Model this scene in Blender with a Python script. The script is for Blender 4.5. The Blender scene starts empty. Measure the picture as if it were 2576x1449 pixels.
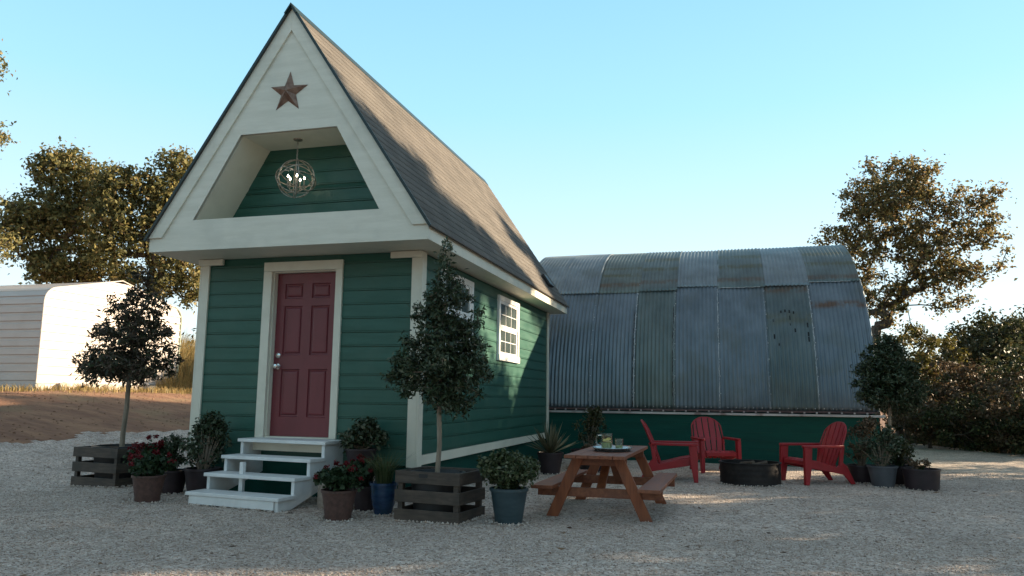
import bpy, bmesh, math, random
import numpy as np
from mathutils import Vector, Matrix
random.seed(7)
R = math.radians
scene = bpy.context.scene
# ------------------------------------------------------------------ camera
CAM = Vector((3.4063, -8.1615, 1.188)); FPX = 1907.3; YAW, PITCH, ROLL = .2729, .1432, .0113
cy_, sy_, cp_, sp_, cr_, sr_ = math.cos(YAW), math.sin(YAW), math.cos(PITCH), math.sin(PITCH), math.cos(ROLL), math.sin(ROLL)
fwd = Vector((-sy_*cp_, cy_*cp_, sp_)); rt = Vector((cy_, sy_, 0)); up = rt.cross(fwd)
rt2 = rt*cr_ + up*sr_; up2 = -rt*sr_ + up*cr_
cam = bpy.data.cameras.new('camera'); camo = bpy.data.objects.new('camera', cam)
scene.collection.objects.link(camo); scene.camera = camo
M = Matrix((rt2, up2, -fwd)).transposed().to_4x4(); M.translation = CAM
camo.matrix_world = M
cam.sensor_width = 36; cam.lens = FPX/2576*36; cam.clip_end = 3000; cam.clip_start = .05
# ------------------------------------------------------------------ light
SUN_AZ = R(30)      # direction to the sun, measured from +x towards +y
SUN_EL = R(17.5)
w = bpy.data.worlds.new('World'); scene.world = w; w.use_nodes = True
nt = w.node_tree; nt.nodes.clear()
sky = nt.nodes.new('ShaderNodeTexSky'); sky.sky_type = 'NISHITA'; sky.sun_disc = False
sky.sun_elevation = SUN_EL; sky.sun_rotation = math.pi/2 - SUN_AZ
sky.air_density = 1.0; sky.dust_density = .1; sky.ozone_density = 1.4
# clear evening sky: pale at the horizon, cyan above, deeper towards the zenith
stc = nt.nodes.new('ShaderNodeTexCoord'); ssp = nt.nodes.new('ShaderNodeSeparateXYZ'); srp = nt.nodes.new('ShaderNodeValToRGB')
nt.links.new(stc.outputs['Generated'], ssp.inputs[0]); nt.links.new(ssp.outputs[2], srp.inputs[0])
se = srp.color_ramp.elements; se[0].position = 0; se[0].color = (.72, .80, .84, 1); se[1].position = 1; se[1].color = (.29, .275, .265, 1)
for p_, c_ in ((.16, (.60, .765, .825)), (.36, (.345, .67, .845)), (.50, (.27, .58, .76)), (.70, (.27, .34, .37))): e_ = se.new(p_); e_.color = (*c_, 1)
scl = nt.nodes.new('ShaderNodeVectorMath'); scl.operation = 'SCALE'; scl.inputs[3].default_value = SKYK = 2.75
nt.links.new(srp.outputs[0], scl.inputs[0])
tint = nt.nodes.new('ShaderNodeMix'); tint.data_type = 'RGBA'; tint.inputs[0].default_value = .86
nt.links.new(scl.outputs[0], tint.inputs[7])
bg = nt.nodes.new('ShaderNodeBackground'); bg.inputs[1].default_value = .15
wo = nt.nodes.new('ShaderNodeOutputWorld')
nt.links.new(sky.outputs[0], tint.inputs[6]); nt.links.new(tint.outputs[2], bg.inputs[0]); nt.links.new(bg.outputs[0], wo.inputs[0])
sl = bpy.data.lights.new('sun', 'SUN'); sl.energy = 4.6; sl.angle = R(.6); sl.color = (1.0, .80, .56)
so = bpy.data.objects.new('sun', sl); scene.collection.objects.link(so)
sd = Vector((math.cos(SUN_AZ)*math.cos(SUN_EL), math.sin(SUN_AZ)*math.cos(SUN_EL), math.sin(SUN_EL)))
so.rotation_euler = sd.to_track_quat('Z', 'Y').to_euler()
scene.view_settings.view_transform = 'Standard'; scene.view_settings.look = 'None'
scene.view_settings.exposure = 1.65; scene.view_settings.gamma = 1.0
# ------------------------------------------------------------------ helpers
COL = scene.collection
def hash01(*a):
    return (math.sin(sum(v*k for v, k in zip(a, (12.9898, 78.233, 37.719))))*43758.5453) % 1
def sstep(a, b, t):
    t = np.clip((t-a)/(b-a), 0, 1); return t*t*(3-2*t)
def hg(x, y):
    """height of the ground"""
    x = np.asarray(x, float); y = np.asarray(y, float)
    u = -x*.75 + y*.35
    h = 1.22*sstep(4.6, 13.0, u) + .5*sstep(13, 60, u)
    h = h + .010*np.sin(x*1.3+y*.7) + .008*np.sin(x*.6-y*1.9+1) + .006*np.sin(2.9*x+1.1*y)
    q = np.clip((np.hypot(x-3, y-3)-14)/20, 0, 1)
    return h + q*(.10*np.sin(x*.35+1)*np.sin(y*.3)+.05*np.sin(x*.9+y*.8))
def gz(x, y): return float(hg(x, y))
def at(u, v, dist):
    """point seen at photo position (u,v; 2576 wide) at horizontal distance dist"""
    d = fwd + rt2*((u-1288)/FPX) + up2*(-(v-724.5)/FPX)
    return CAM + d*(dist/math.hypot(d.x, d.y))
class MB:
    def __init__(s): s.v = []; s.f = []; s.X = Matrix.Identity(4)
    def add(s, vs, fs):
        n = len(s.v); s.v += [tuple(s.X @ Vector(p)) for p in vs]; s.f += [tuple(i+n for i in f) for f in fs]; return s
    def box(s, x0, x1, y0, y1, z0, z1):
        return s.add([(x0,y0,z0),(x1,y0,z0),(x1,y1,z0),(x0,y1,z0),(x0,y0,z1),(x1,y0,z1),(x1,y1,z1),(x0,y1,z1)],
                     [(0,3,2,1),(4,5,6,7),(0,1,5,4),(1,2,6,5),(2,3,7,6),(3,0,4,7)])
    def bar(s, a, b, w, h, upv=(0,0,1)):
        """box of width w and height h running from a to b"""
        a = Vector(a); b = Vector(b); d = (b-a).normalized(); upv = Vector(upv)
        sx = d.cross(upv).normalized(); sz = sx.cross(d).normalized()
        vs = []
        for p in (a, b):
            for i, j in ((-1,-1),(1,-1),(1,1),(-1,1)): vs.append(p + sx*(i*w/2) + sz*(j*h/2))
        return s.add(vs, [(0,1,2,3),(7,6,5,4),(0,4,5,1),(1,5,6,2),(2,6,7,3),(3,7,4,0)])
    def extrude(s, poly, axis, a, b):
        """closed 2D polygon extruded from a to b along an axis; poly in the other two axes (x,z)/(y,z)/(x,y)"""
        n = len(poly)
        def P(p, t): return {'x': (t,p[0],p[1]), 'y': (p[0],t,p[1]), 'z': (p[0],p[1],t)}[axis]
        vs = [P(p, a) for p in poly]+[P(p, b) for p in poly]
        return s.add(vs, [tuple(range(n)), tuple(range(2*n-1, n-1, -1))]+[(i, i+n, (i+1) % n+n, (i+1) % n) for i in range(n)])
    def lathe(s, prof, seg=24, c=(0,0,0)):
        vs = []; fs = []
        for r, z in prof:
            for k in range(seg): a = 2*math.pi*k/seg; vs.append((c[0]+r*math.cos(a), c[1]+r*math.sin(a), c[2]+z))
        for i in range(len(prof)-1):
            for k in range(seg): k2 = (k+1) % seg; fs.append((i*seg+k, i*seg+k2, (i+1)*seg+k2, (i+1)*seg+k))
        return s.add(vs, fs)
    def tube(s, pts, rs, seg=8, cap=True, closed=False):
        pts = [Vector(p) for p in pts]; n = len(pts)
        if not hasattr(rs, '__len__'): rs = [rs]*n
        vs = []; fs = []; ref = None
        for i, p in enumerate(pts):
            if closed: d = pts[(i+1) % n]-pts[i-1]
            else: d = pts[min(i+1, n-1)]-pts[max(i-1, 0)]
            d.normalize()
            if ref is None: ref = d.orthogonal().normalized()
            ref = (ref - d*ref.dot(d)).normalized(); bi = d.cross(ref)
            for k in range(seg):
                a = 2*math.pi*k/seg; vs.append(p+(ref*math.cos(a)+bi*math.sin(a))*rs[i])
        m = n if closed else n-1
        for i in range(m):
            j = (i+1) % n
            for k in range(seg): k2 = (k+1) % seg; fs.append((i*seg+k, i*seg+k2, j*seg+k2, j*seg+k))
        if cap and not closed: fs += [tuple(range(seg-1, -1, -1)), tuple((n-1)*seg+k for k in range(seg))]
        return s.add(vs, fs)
    def build(s, name, mat, parent=None, bev=0, smooth=False, label=None):
        me = bpy.data.meshes.new(name); me.from_pydata(s.v, [], s.f); me.materials.append(mat); me.update()
        bm = bmesh.new(); bm.from_mesh(me); bmesh.ops.recalc_face_normals(bm, faces=bm.faces); bm.to_mesh(me); bm.free()
        if smooth:
            me.polygons.foreach_set('use_smooth', [True]*len(me.polygons)); me.set_sharp_from_angle(angle=R(38))
        o = bpy.data.objects.new(name, me); COL.objects.link(o); o.parent = parent
        if bev:
            b = o.modifiers.new('bevel', 'BEVEL'); b.width = bev; b.segments = 2; b.limit_method = 'ANGLE'; b.angle_limit = R(40)
        if label: o['label'] = label
        return o
def tag(o, label, cat, group=None):
    o['label'] = label; o['category'] = cat
    if group: o['group'] = group
    return o
def thing(name, label, cat, loc=(0,0,0), rz=0, group=None):
    o = bpy.data.objects.new(name, None); COL.objects.link(o); o.location = loc; o.rotation_euler = (0,0,rz); o.empty_display_size = .1
    return tag(o, label, cat, group)
def dup(root, loc, rz, label, sc=1.0, group=None, name=None):
    def rec(o, par):
        c = o.copy(); COL.objects.link(c); c.parent = par
        for ch in o.children: rec(ch, c)
        return c
    c = rec(root, None); c.location = loc; c.rotation_euler = (0,0,rz); c.scale = (sc,)*3; c['label'] = label
    if group: c['group'] = group
    return c
def npmesh(name, V, F, mat, parent=None, smooth=False):
    """V (n,3), F (m,k) with constant k"""
    me = bpy.data.meshes.new(name); n, k = F.shape
    me.vertices.add(len(V)); me.vertices.foreach_set('co', np.ascontiguousarray(V, dtype=np.float32).ravel())
    me.loops.add(n*k); me.loops.foreach_set('vertex_index', np.ascontiguousarray(F, dtype=np.int32).ravel())
    me.polygons.add(n); me.polygons.foreach_set('loop_start', np.arange(0, n*k, k, dtype=np.int32))
    if smooth: me.polygons.foreach_set('use_smooth', np.ones(n, dtype=bool))
    me.materials.append(mat); me.update(calc_edges=True)
    o = bpy.data.objects.new(name, me); COL.objects.link(o); o.parent = parent
    return o
# ------------------------------------------------------------------ materials
def N(nt, t, **kw):
    n = nt.nodes.new(t)
    for k, v in kw.items(): setattr(n, k, v)
    return n
def mat(name, c, c2=None, scale=(3,3,3), rough=.6, metal=0, bump=0, bscale=40, det=4, lo=.35, hi=.65, spec=.5, c3=None, c3scale=1.2, c3amt=.5, coords='Object'):
    m = bpy.data.materials.new(name); m.use_nodes = True; nt = m.node_tree; b = nt.nodes['Principled BSDF']
    b.inputs['Base Color'].default_value = (*c, 1); b.inputs['Roughness'].default_value = rough; b.inputs['Metallic'].default_value = metal
    b.inputs['Specular IOR Level'].default_value = spec
    tc = N(nt, 'ShaderNodeTexCoord')
    if c2:
        mp = N(nt, 'ShaderNodeMapping'); mp.inputs['Scale'].default_value = scale
        nt.links.new(tc.outputs[coords], mp.inputs[0])
        nz = N(nt, 'ShaderNodeTexNoise'); nz.inputs['Scale'].default_value = 1; nz.inputs['Detail'].default_value = det; nz.inputs['Roughness'].default_value = .6
        nt.links.new(mp.outputs[0], nz.inputs[0])
        cr = N(nt, 'ShaderNodeValToRGB'); cr.color_ramp.elements[0].position = lo; cr.color_ramp.elements[1].position = hi
        cr.color_ramp.elements[0].color = (*c, 1); cr.color_ramp.elements[1].color = (*c2, 1)
        nt.links.new(nz.outputs[0], cr.inputs[0]); out = cr.outputs[0]
        if c3:
            n3 = N(nt, 'ShaderNodeTexNoise'); n3.inputs['Scale'].default_value = c3scale; n3.inputs['Detail'].default_value = 5
            nt.links.new(tc.outputs[coords], n3.inputs[0])
            r3 = N(nt, 'ShaderNodeMapRange'); r3.inputs[1].default_value = .52; r3.inputs[2].default_value = .68; r3.inputs[4].default_value = c3amt
            nt.links.new(n3.outputs[0], r3.inputs[0])
            mx = N(nt, 'ShaderNodeMix', data_type='RGBA'); mx.inputs[7].default_value = (*c3, 1)
            nt.links.new(r3.outputs[0], mx.inputs[0]); nt.links.new(out, mx.inputs[6]); out = mx.outputs[2]
        nt.links.new(out, b.inputs['Base Color'])
        rr = N(nt, 'ShaderNodeMapRange'); rr.inputs[3].default_value = max(.03, rough-.1); rr.inputs[4].default_value = min(1, rough+.12)
        nt.links.new(nz.outputs[0], rr.inputs[0]); nt.links.new(rr.outputs[0], b.inputs['Roughness'])
    if bump:
        nb = N(nt, 'ShaderNodeTexNoise'); nb.inputs['Scale'].default_value = bscale; nb.inputs['Detail'].default_value = 5
        nt.links.new(tc.outputs[coords], nb.inputs[0])
        bp = N(nt, 'ShaderNodeBump'); bp.inputs['Strength'].default_value = 1; bp.inputs['Distance'].default_value = bump
        nt.links.new(nb.outputs[0], bp.inputs['Height']); nt.links.new(bp.outputs[0], b.inputs['Normal'])
    return m
def leafmat(name, cols, trans=.25, rough=.55):
    """per-leaf colour, thin translucent blade"""
    m = bpy.data.materials.new(name); m.use_nodes = True; nt = m.node_tree; b = nt.nodes['Principled BSDF']
    g = N(nt, 'ShaderNodeNewGeometry'); cr = N(nt, 'ShaderNodeValToRGB')
    el = cr.color_ramp.elements
    while len(el) < len(cols): el.new(.5)
    for i, c in enumerate(cols): el[i].position = i/(len(cols)-1); el[i].color = (*c, 1)
    nt.links.new(g.outputs['Random Per Island'], cr.inputs[0])
    nt.links.new(cr.outputs[0], b.inputs['Base Color']); b.inputs['Roughness'].default_value = rough
    b.inputs['Specular IOR Level'].default_value = .35
    tr = N(nt, 'ShaderNodeBsdfTranslucent'); nt.links.new(cr.outputs[0], tr.inputs[0])
    mx = N(nt, 'ShaderNodeMixShader'); mx.inputs[0].default_value = trans
    out = nt.nodes['Material Output']
    nt.links.new(b.outputs[0], mx.inputs[1]); nt.links.new(tr.outputs[0], mx.inputs[2]); nt.links.new(mx.outputs[0], out.inputs[0])
    return m
GREEN = mat('green_siding_paint', (.023,.094,.069), (.036,.118,.090), (1.5,1.5,14), rough=.42, bump=.0015, bscale=30, c3=(.055,.125,.095), c3scale=2.5, c3amt=.5, spec=.35)
GREEN2 = mat('green_board_paint', (.001,.046,.035), (.002,.062,.047), (1.2,1.2,8), spec=.2, rough=.6, bump=.002, bscale=22)
CREAM = mat('cream_trim_paint', (.66,.63,.52), (.75,.72,.60), (3,3,3), rough=.5, bump=.0008, bscale=60, c3=(.56,.53,.43), c3scale=3, c3amt=.4)
CREAMG = mat('cream_gable_paint', (.66,.635,.53), (.74,.715,.61), (2,2,16), rough=.55, bump=.0012, bscale=35, c3=(.55,.54,.46), c3scale=2.2, c3amt=.45)
WHITE = mat('white_paint', (.64,.66,.655), (.75,.76,.745), (4,4,4), rough=.45, bump=.001, bscale=50, c3=(.55,.56,.55), c3scale=5, c3amt=.35)
WINW = mat('white_vinyl', (.80,.79,.76), (.84,.83,.80), rough=.35)
DOOR = mat('maroon_door_paint', (.150,.026,.034), (.180,.034,.042), (6,6,2), rough=.4, bump=.0006, bscale=90, c3=(.14,.03,.035), c3scale=2, c3amt=.6)
CHROME = mat('satin_nickel', (.75,.73,.70), rough=.22, metal=1)
DARKG = mat('dark_green_metal', (.003,.014,.013), (.005,.02,.018), rough=.4)
GLASS = mat('dark_window_glass', (.05,.07,.068), (.09,.11,.10), (2,2,2), rough=.06, spec=.8)
STAR = mat('rusty_bronze', (.16,.085,.06), (.30,.20,.15), (14,14,14), rough=.5, metal=.55, bump=.001, bscale=60)
WOOD = mat('stained_redwood', (.17,.052,.024), (.27,.092,.042), (26,2.2,26), rough=.55, bump=.0018, bscale=45, c3=(.15,.055,.03), c3scale=4, c3amt=.6)
WOODX = mat('stained_redwood_leg', (.19,.050,.018), (.29,.085,.030), (26,26,3), rough=.55, bump=.0015, bscale=45, c3=(.14,.05,.025), c3scale=4, c3amt=.6)
CRATE = mat('dark_stained_crate', (.042,.030,.023), (.085,.063,.047), (5,5,34), rough=.65, bump=.0022, bscale=50, c3=(.03,.025,.02), c3scale=5, c3amt=.6)
RED = mat('red_resin', (.26,.006,.011), (.33,.009,.016), (9,9,9), rough=.42, bump=.0005, bscale=120)
BLACKM = mat('blackened_steel', (.012,.011,.012), (.03,.024,.022), (7,7,7), rough=.6, metal=.5, bump=.003, bscale=25)
BLACKP = mat('black_plastic', (.012,.012,.014), (.022,.022,.024), rough=.5)
SOIL = mat('potting_soil', (.018,.012,.009), (.05,.032,.022), (30,30,30), rough=.95, bump=.02, bscale=60)
MULCH = mat('red_mulch', (.10,.028,.02), (.19,.07,.045), (40,40,40), rough=.95, bump=.02, bscale=60)
BROWNPOT = mat('brown_wicker_pot', (.060,.028,.022), (.105,.052,.040), (25,25,25), rough=.6, bump=.004, bscale=70)
DARKPOT = mat('dark_maroon_pot', (.016,.010,.013), (.032,.018,.022), (9,9,9), rough=.5, bump=.001)
BLUEPOT = mat('blue_glazed_pot', (.014,.035,.085), (.028,.07,.14), (6,6,22), rough=.18, bump=.001, bscale=30, c3=(.02,.05,.06), c3scale=8, c3amt=.6)
TEALPOT = mat('slate_teal_pot', (.022,.045,.055), (.04,.07,.082), (5,5,16), rough=.45, bump=.001, bscale=30)
GREYPOT = mat('grey_plastic_pot', (.05,.055,.065), (.075,.08,.09), (5,5,9), rough=.55)
BARK = mat('oak_bark', (.055,.038,.028), (.12,.09,.068), (14,14,3), rough=.9, bump=.03, bscale=9)
YBARK = mat('pale_young_bark', (.19,.145,.105), (.30,.24,.18), (40,40,6), rough=.85, bump=.002, bscale=90)
SHEDW = mat('white_shed_metal', (.50,.44,.40), (.56,.50,.455), (1,1,5), rough=.4, bump=.001, c3=(.44,.37,.32), c3scale=1.1, c3amt=.4)
SHEDT = mat('greenish_shed_trim', (.30,.33,.24), (.38,.40,.30), rough=.5)
STONE = mat('pale_rubble', (.30,.27,.22), (.50,.46,.38), (8,8,8), rough=.9, bump=.02, bscale=14)
SILL = mat('weathered_sill_metal', (.30,.28,.27), (.52,.50,.48), (.9,9,9), rough=.45, metal=.4, c3=(.13,.06,.05), c3scale=5, c3amt=.7)
RUSTB = mat('rusty_bracket', (.07,.045,.045), (.13,.085,.08), (9,9,9), rough=.6, metal=.4)
OLDW = mat('weathered_pale_wood', (.25,.20,.16), (.40,.33,.27), (20,3,20), rough=.8, bump=.002)
L_OAK = leafmat('oak_leaves', [(.06,.062,.025),(.13,.13,.048),(.22,.20,.075),(.32,.27,.10),(.22,.15,.065)], .45)
L_OAKR = leafmat('autumn_oak_leaves', [(.055,.052,.024),(.12,.11,.045),(.21,.175,.07),(.30,.225,.09),(.22,.13,.065)], .45)
L_DARK = leafmat('holly_leaves', [(.016,.030,.013),(.034,.056,.024),(.062,.088,.042),(.12,.14,.09)], .15, .38)
L_RED = leafmat('dark_reddish_leaves', [(.028,.034,.018),(.060,.062,.032),(.10,.070,.050),(.17,.13,.10),(.065,.10,.045)], .3, .38)
L_BOX = leafmat('boxwood_leaves', [(.018,.036,.012),(.05,.075,.028),(.10,.125,.055),(.18,.19,.11)], .2, .4)
L_SHR = leafmat('shrub_leaves', [(.012,.026,.012),(.032,.055,.024),(.065,.09,.045),(.15,.16,.11)], .2, .4)
L_GER = leafmat('geranium_leaves', [(.014,.035,.014),(.028,.055,.022),(.045,.075,.03)], .25)
P_RED = leafmat('red_petals', [(.07,.003,.005),(.14,.005,.008),(.22,.010,.022)], .2)
L_YUC = leafmat('yucca_blades', [(.06,.065,.032),(.12,.12,.065),(.22,.20,.13),(.035,.05,.025)], .1, .5)
L_GRS = leafmat('fine_grass_blades', [(.03,.055,.018),(.07,.10,.035),(.13,.13,.06)], .3)
L_DRY = leafmat('dry_grass_blades', [(.16,.11,.04),(.30,.21,.08),(.42,.31,.13),(.15,.14,.05)], .35)
L_BRUSH = leafmat('brown_brush_leaves', [(.045,.032,.018),(.10,.066,.038),(.19,.12,.07),(.08,.068,.03)], .3)
L_BRUSHG = leafmat('green_brush_leaves', [(.018,.026,.011),(.038,.048,.018),(.075,.08,.03),(.11,.09,.038)], .25)
L_YEL = leafmat('yellow_green_leaves', [(.04,.04,.012),(.10,.09,.02),(.18,.15,.035),(.09,.06,.02)], .35)

# shingles
SHIN = bpy.data.materials.new('asphalt_shingles'); SHIN.use_nodes = True
nt = SHIN.node_tree; b = nt.nodes['Principled BSDF']; b.inputs['Roughness'].default_value = .92; b.inputs['Specular IOR Level'].default_value = .2
tc = N(nt, 'ShaderNodeTexCoord')
sep = N(nt, 'ShaderNodeSeparateXYZ'); nt.links.new(tc.outputs['Object'], sep.inputs[0])
cmb = N(nt, 'ShaderNodeCombineXYZ')
mz = N(nt, 'ShaderNodeMath', operation='MULTIPLY'); mz.inputs[1].default_value = 1.2; nt.links.new(sep.outputs[2], mz.inputs[0])
nt.links.new(sep.outputs[1], cmb.inputs[0]); nt.links.new(mz.outputs[0], cmb.inputs[1])
br = N(nt, 'ShaderNodeTexBrick'); br.inputs['Scale'].default_value = 1; br.inputs['Brick Width'].default_value = .30; br.inputs['Row Height'].default_value = .14
br.inputs['Mortar Size'].default_value = .003; br.inputs['Color1'].default_value = (.110,.099,.087,1); br.inputs['Color2'].default_value = (.138,.124,.108,1); br.inputs['Mortar'].default_value = (.08,.067,.056,1)
br.inputs['Mortar Smooth'].default_value = .4
nt.links.new(cmb.outputs[0], br.inputs['Vector'])
nz = N(nt, 'ShaderNodeTexNoise'); nz.inputs['Scale'].default_value = 90; nz.inputs['Detail'].default_value = 3; nt.links.new(tc.outputs['Object'], nz.inputs[0])
nz2 = N(nt, 'ShaderNodeTexNoise'); nz2.inputs['Scale'].default_value = 1.3; nz2.inputs['Detail'].default_value = 4; nt.links.new(tc.outputs['Object'], nz2.inputs[0])
mm = N(nt, 'ShaderNodeMath', operation='ADD'); nt.links.new(nz.outputs[0], mm.inputs[0]); nt.links.new(nz2.outputs[0], mm.inputs[1])
mr = N(nt, 'ShaderNodeMapRange'); mr.inputs[1].default_value = .6; mr.inputs[2].default_value = 1.4; mr.inputs[3].default_value = .62; mr.inputs[4].default_value = 1.32
nt.links.new(mm.outputs[0], mr.inputs[0])
mx = N(nt, 'ShaderNodeMix', data_type='RGBA', blend_type='MULTIPLY'); mx.inputs[0].default_value = 1
nt.links.new(br.outputs[0], mx.inputs[6]); nt.links.new(mr.outputs[0], mx.inputs[7]); nt.links.new(mx.outputs[2], b.inputs['Base Color'])
bp = N(nt, 'ShaderNodeBump'); bp.inputs['Distance'].default_value = .006; nt.links.new(br.outputs['Fac'], bp.inputs['Height']); bp.invert = True
bp2 = N(nt, 'ShaderNodeBump'); bp2.inputs['Distance'].default_value = .003; nt.links.new(nz.outputs[0], bp2.inputs['Height']); nt.links.new(bp.outputs[0], bp2.inputs['Normal']); nt.links.new(bp2.outputs[0], b.inputs['Normal'])

def gravelmat(name, cols, vs=34, bump=.02):
    m = bpy.data.materials.new(name); m.use_nodes = True; nt = m.node_tree; b = nt.nodes['Principled BSDF']
    b.inputs['Roughness'].default_value = .9; b.inputs['Specular IOR Level'].default_value = .25
    tc = N(nt, 'ShaderNodeTexCoord')
    v = N(nt, 'ShaderNodeTexVoronoi'); v.inputs['Scale'].default_value = vs; nt.links.new(tc.outputs['Object'], v.inputs[0])
    sp = N(nt, 'ShaderNodeSeparateColor'); nt.links.new(v.outputs['Color'], sp.inputs[0])
    cr = N(nt, 'ShaderNodeValToRGB'); el = cr.color_ramp.elements
    while len(el) < len(cols): el.new(.5)
    for i, c in enumerate(cols): el[i].position = i/(len(cols)-1); el[i].color = (*c, 1)
    nt.links.new(sp.outputs[0], cr.inputs[0])
    n1 = N(nt, 'ShaderNodeTexNoise'); n1.inputs['Scale'].default_value = .9; n1.inputs['Detail'].default_value = 6; nt.links.new(tc.outputs['Object'], n1.inputs[0])
    n2 = N(nt, 'ShaderNodeTexNoise'); n2.inputs['Scale'].default_value = 7; n2.inputs['Detail'].default_value = 4; nt.links.new(tc.outputs['Object'], n2.inputs[0])
    ad = N(nt, 'ShaderNodeMath', operation='ADD'); nt.links.new(n1.outputs[0], ad.inputs[0]); nt.links.new(n2.outputs[0], ad.inputs[1])
    mr = N(nt, 'ShaderNodeMapRange'); mr.inputs[1].default_value = .7; mr.inputs[2].default_value = 1.3; mr.inputs[3].default_value = .70; mr.inputs[4].default_value = 1.22
    nt.links.new(ad.outputs[0], mr.inputs[0])
    mx = N(nt, 'ShaderNodeMix', data_type='RGBA', blend_type='MULTIPLY'); mx.inputs[0].default_value = 1
    nt.links.new(cr.outputs[0], mx.inputs[6]); nt.links.new(mr.outputs[0], mx.inputs[7]); nt.links.new(mx.outputs[2], b.inputs['Base Color'])
    bp = N(nt, 'ShaderNodeBump'); bp.inputs['Distance'].default_value = bump; bp.invert = True
    nt.links.new(v.outputs['Distance'], bp.inputs['Height']); nt.links.new(bp.outputs[0], b.inputs['Normal'])
    return m
GC = [(.20,.15,.12),(.40,.325,.27),(.48,.405,.35),(.56,.485,.425),(.65,.575,.515),(.42,.31,.235),(.74,.675,.61)]
GRAVEL = gravelmat('pale_gravel', GC, 46, .014)
STONES = leafmat('gravel_stone', GC, 0, .85)
DIRT = mat('red_brown_dirt', (.165,.072,.038), (.28,.145,.078), (1.1,3.0,1), rough=.95, bump=.03, bscale=7, c3=(.20,.135,.065), c3scale=.7, c3amt=.6)

def sheetmat(name, c, c2, band=None, rough=.5, metal=.6):
    """galvanised sheet, optionally with a rust-brown band at given heights"""
    m = mat(name, c, c2, (3,3,.7), rough=rough, metal=metal, c3=(.13,.145,.13), c3scale=1.6, c3amt=.5)
    if band:
        nt = m.node_tree; b = nt.nodes['Principled BSDF']; src = b.inputs['Base Color'].links[0].from_socket
        tc = N(nt, 'ShaderNodeTexCoord'); sp = N(nt, 'ShaderNodeSeparateXYZ'); nt.links.new(tc.outputs['Object'], sp.inputs[0])
        nz = N(nt, 'ShaderNodeTexNoise'); nz.inputs['Scale'].default_value = 6; nt.links.new(tc.outputs['Object'], nz.inputs[0])
        for z0, hw, col, amt in band:
            s1 = N(nt, 'ShaderNodeMath', operation='SUBTRACT'); s1.inputs[1].default_value = z0; nt.links.new(sp.outputs[2], s1.inputs[0])
            ab = N(nt, 'ShaderNodeMath', operation='ABSOLUTE'); nt.links.new(s1.outputs[0], ab.inputs[0])
            r = N(nt, 'ShaderNodeMapRange'); r.inputs[1].default_value = hw*.35; r.inputs[2].default_value = hw; r.inputs[3].default_value = amt; r.inputs[4].default_value = 0
            nt.links.new(ab.outputs[0], r.inputs[0])
            mu = N(nt, 'ShaderNodeMath', operation='MULTIPLY'); nt.links.new(r.outputs[0], mu.inputs[0])
            rn = N(nt, 'ShaderNodeMapRange'); rn.inputs[1].default_value = .3; rn.inputs[2].default_value = .55; nt.links.new(nz.outputs[0], rn.inputs[0]); nt.links.new(rn.outputs[0], mu.inputs[1])
            mx = N(nt, 'ShaderNodeMix', data_type='RGBA'); mx.inputs[7].default_value = (*col, 1)
            nt.links.new(mu.outputs[0], mx.inputs[0]); nt.links.new(src, mx.inputs[6]); src = mx.outputs[2]
        nt.links.new(src, b.inputs['Base Color'])
    return m
ZA, ZB = (.13,.165,.19), (.195,.235,.265)
RU = (.15,.065,.022); OL = (.12,.115,.06)
SH_BLUE = sheetmat('galvanised_blue', ZA, ZB)
SH_GREEN = sheetmat('galvanised_weathered', (.105,.14,.138), (.165,.205,.20))
SH_DARK = sheetmat('galvanised_stained', (.105,.138,.142), (.165,.205,.21), [(2.75,.16,OL,.45),(3.40,.12,RU,.5)])
SH_RUST = sheetmat('galvanised_rust_band', ZA, ZB, [(3.03,.10,RU,.75)])
SH_U1 = sheetmat('galvanised_upper_pale', (.18,.21,.225), (.25,.285,.30))
SH_U2 = sheetmat('galvanised_upper_olive', (.125,.148,.138), (.19,.22,.20), [(3.60,.07,RU,.55),(3.85,.06,OL,.8),(4.05,.05,OL,.7)])
SH_U3 = sheetmat('galvanised_upper_dark', (.105,.13,.13), (.175,.21,.205), [(3.65,.07,RU,.5),(4.0,.07,OL,.8),(4.3,.08,OL,.8)])

# ------------------------------------------------------------------ ground
def axis(lo, hi, fine, dlo, dhi):
    a = list(np.arange(dlo, dhi+1e-6, fine)); s = fine
    t = dhi
    while t < hi: s *= 1.25; t = min(hi, t+s); a.append(t)
    s = fine; t = dlo
    while t > lo: s *= 1.25; t = max(lo, t-s); a.insert(0, t)
    return np.array(a)
def grid(name, xs, ys, zf, m, mask=None):
    X, Y = np.meshgrid(xs, ys); Z = zf(X, Y); V = np.stack([X, Y, Z], -1).reshape(-1, 3); nx = len(xs)
    i, j = np.meshgrid(np.arange(nx-1), np.arange(len(ys)-1)); a = (j*nx+i).ravel()
    F = np.stack([a, a+1, a+1+nx, a+nx], 1)
    if mask is not None:
        c = V[F].mean(1); F = F[mask(c[:, 0], c[:, 1])]; u, inv = np.unique(F, return_inverse=True); V = V[u]; F = inv.reshape(F.shape)
    o = npmesh(name, V, F, m, smooth=True); o['kind'] = 'structure'; return o
grid('ground', axis(-900, 900, .4, -34, 34), axis(-900, 900, .4, -16, 44), hg, DIRT)
def in_gravel(x, y):
    wob = .25*np.sin(x*1.7+y*.9)+.15*np.sin(x*4.1-y*3.3)+.10*np.sin(9*x+7*y)+.05*np.sin(23*x-17*y)
    left = (x > -8.75+.13*y-wob*.9)
    right = (x*.95+y*.33) < 13.6+wob
    back = y < 24+wob
    return left & right & back & (y > -14)
grid('gravel_yard', np.arange(-22, 24, .12), np.arange(-14, 26, .12), lambda x, y: hg(x, y)+.012, GRAVEL, in_gravel)
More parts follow.
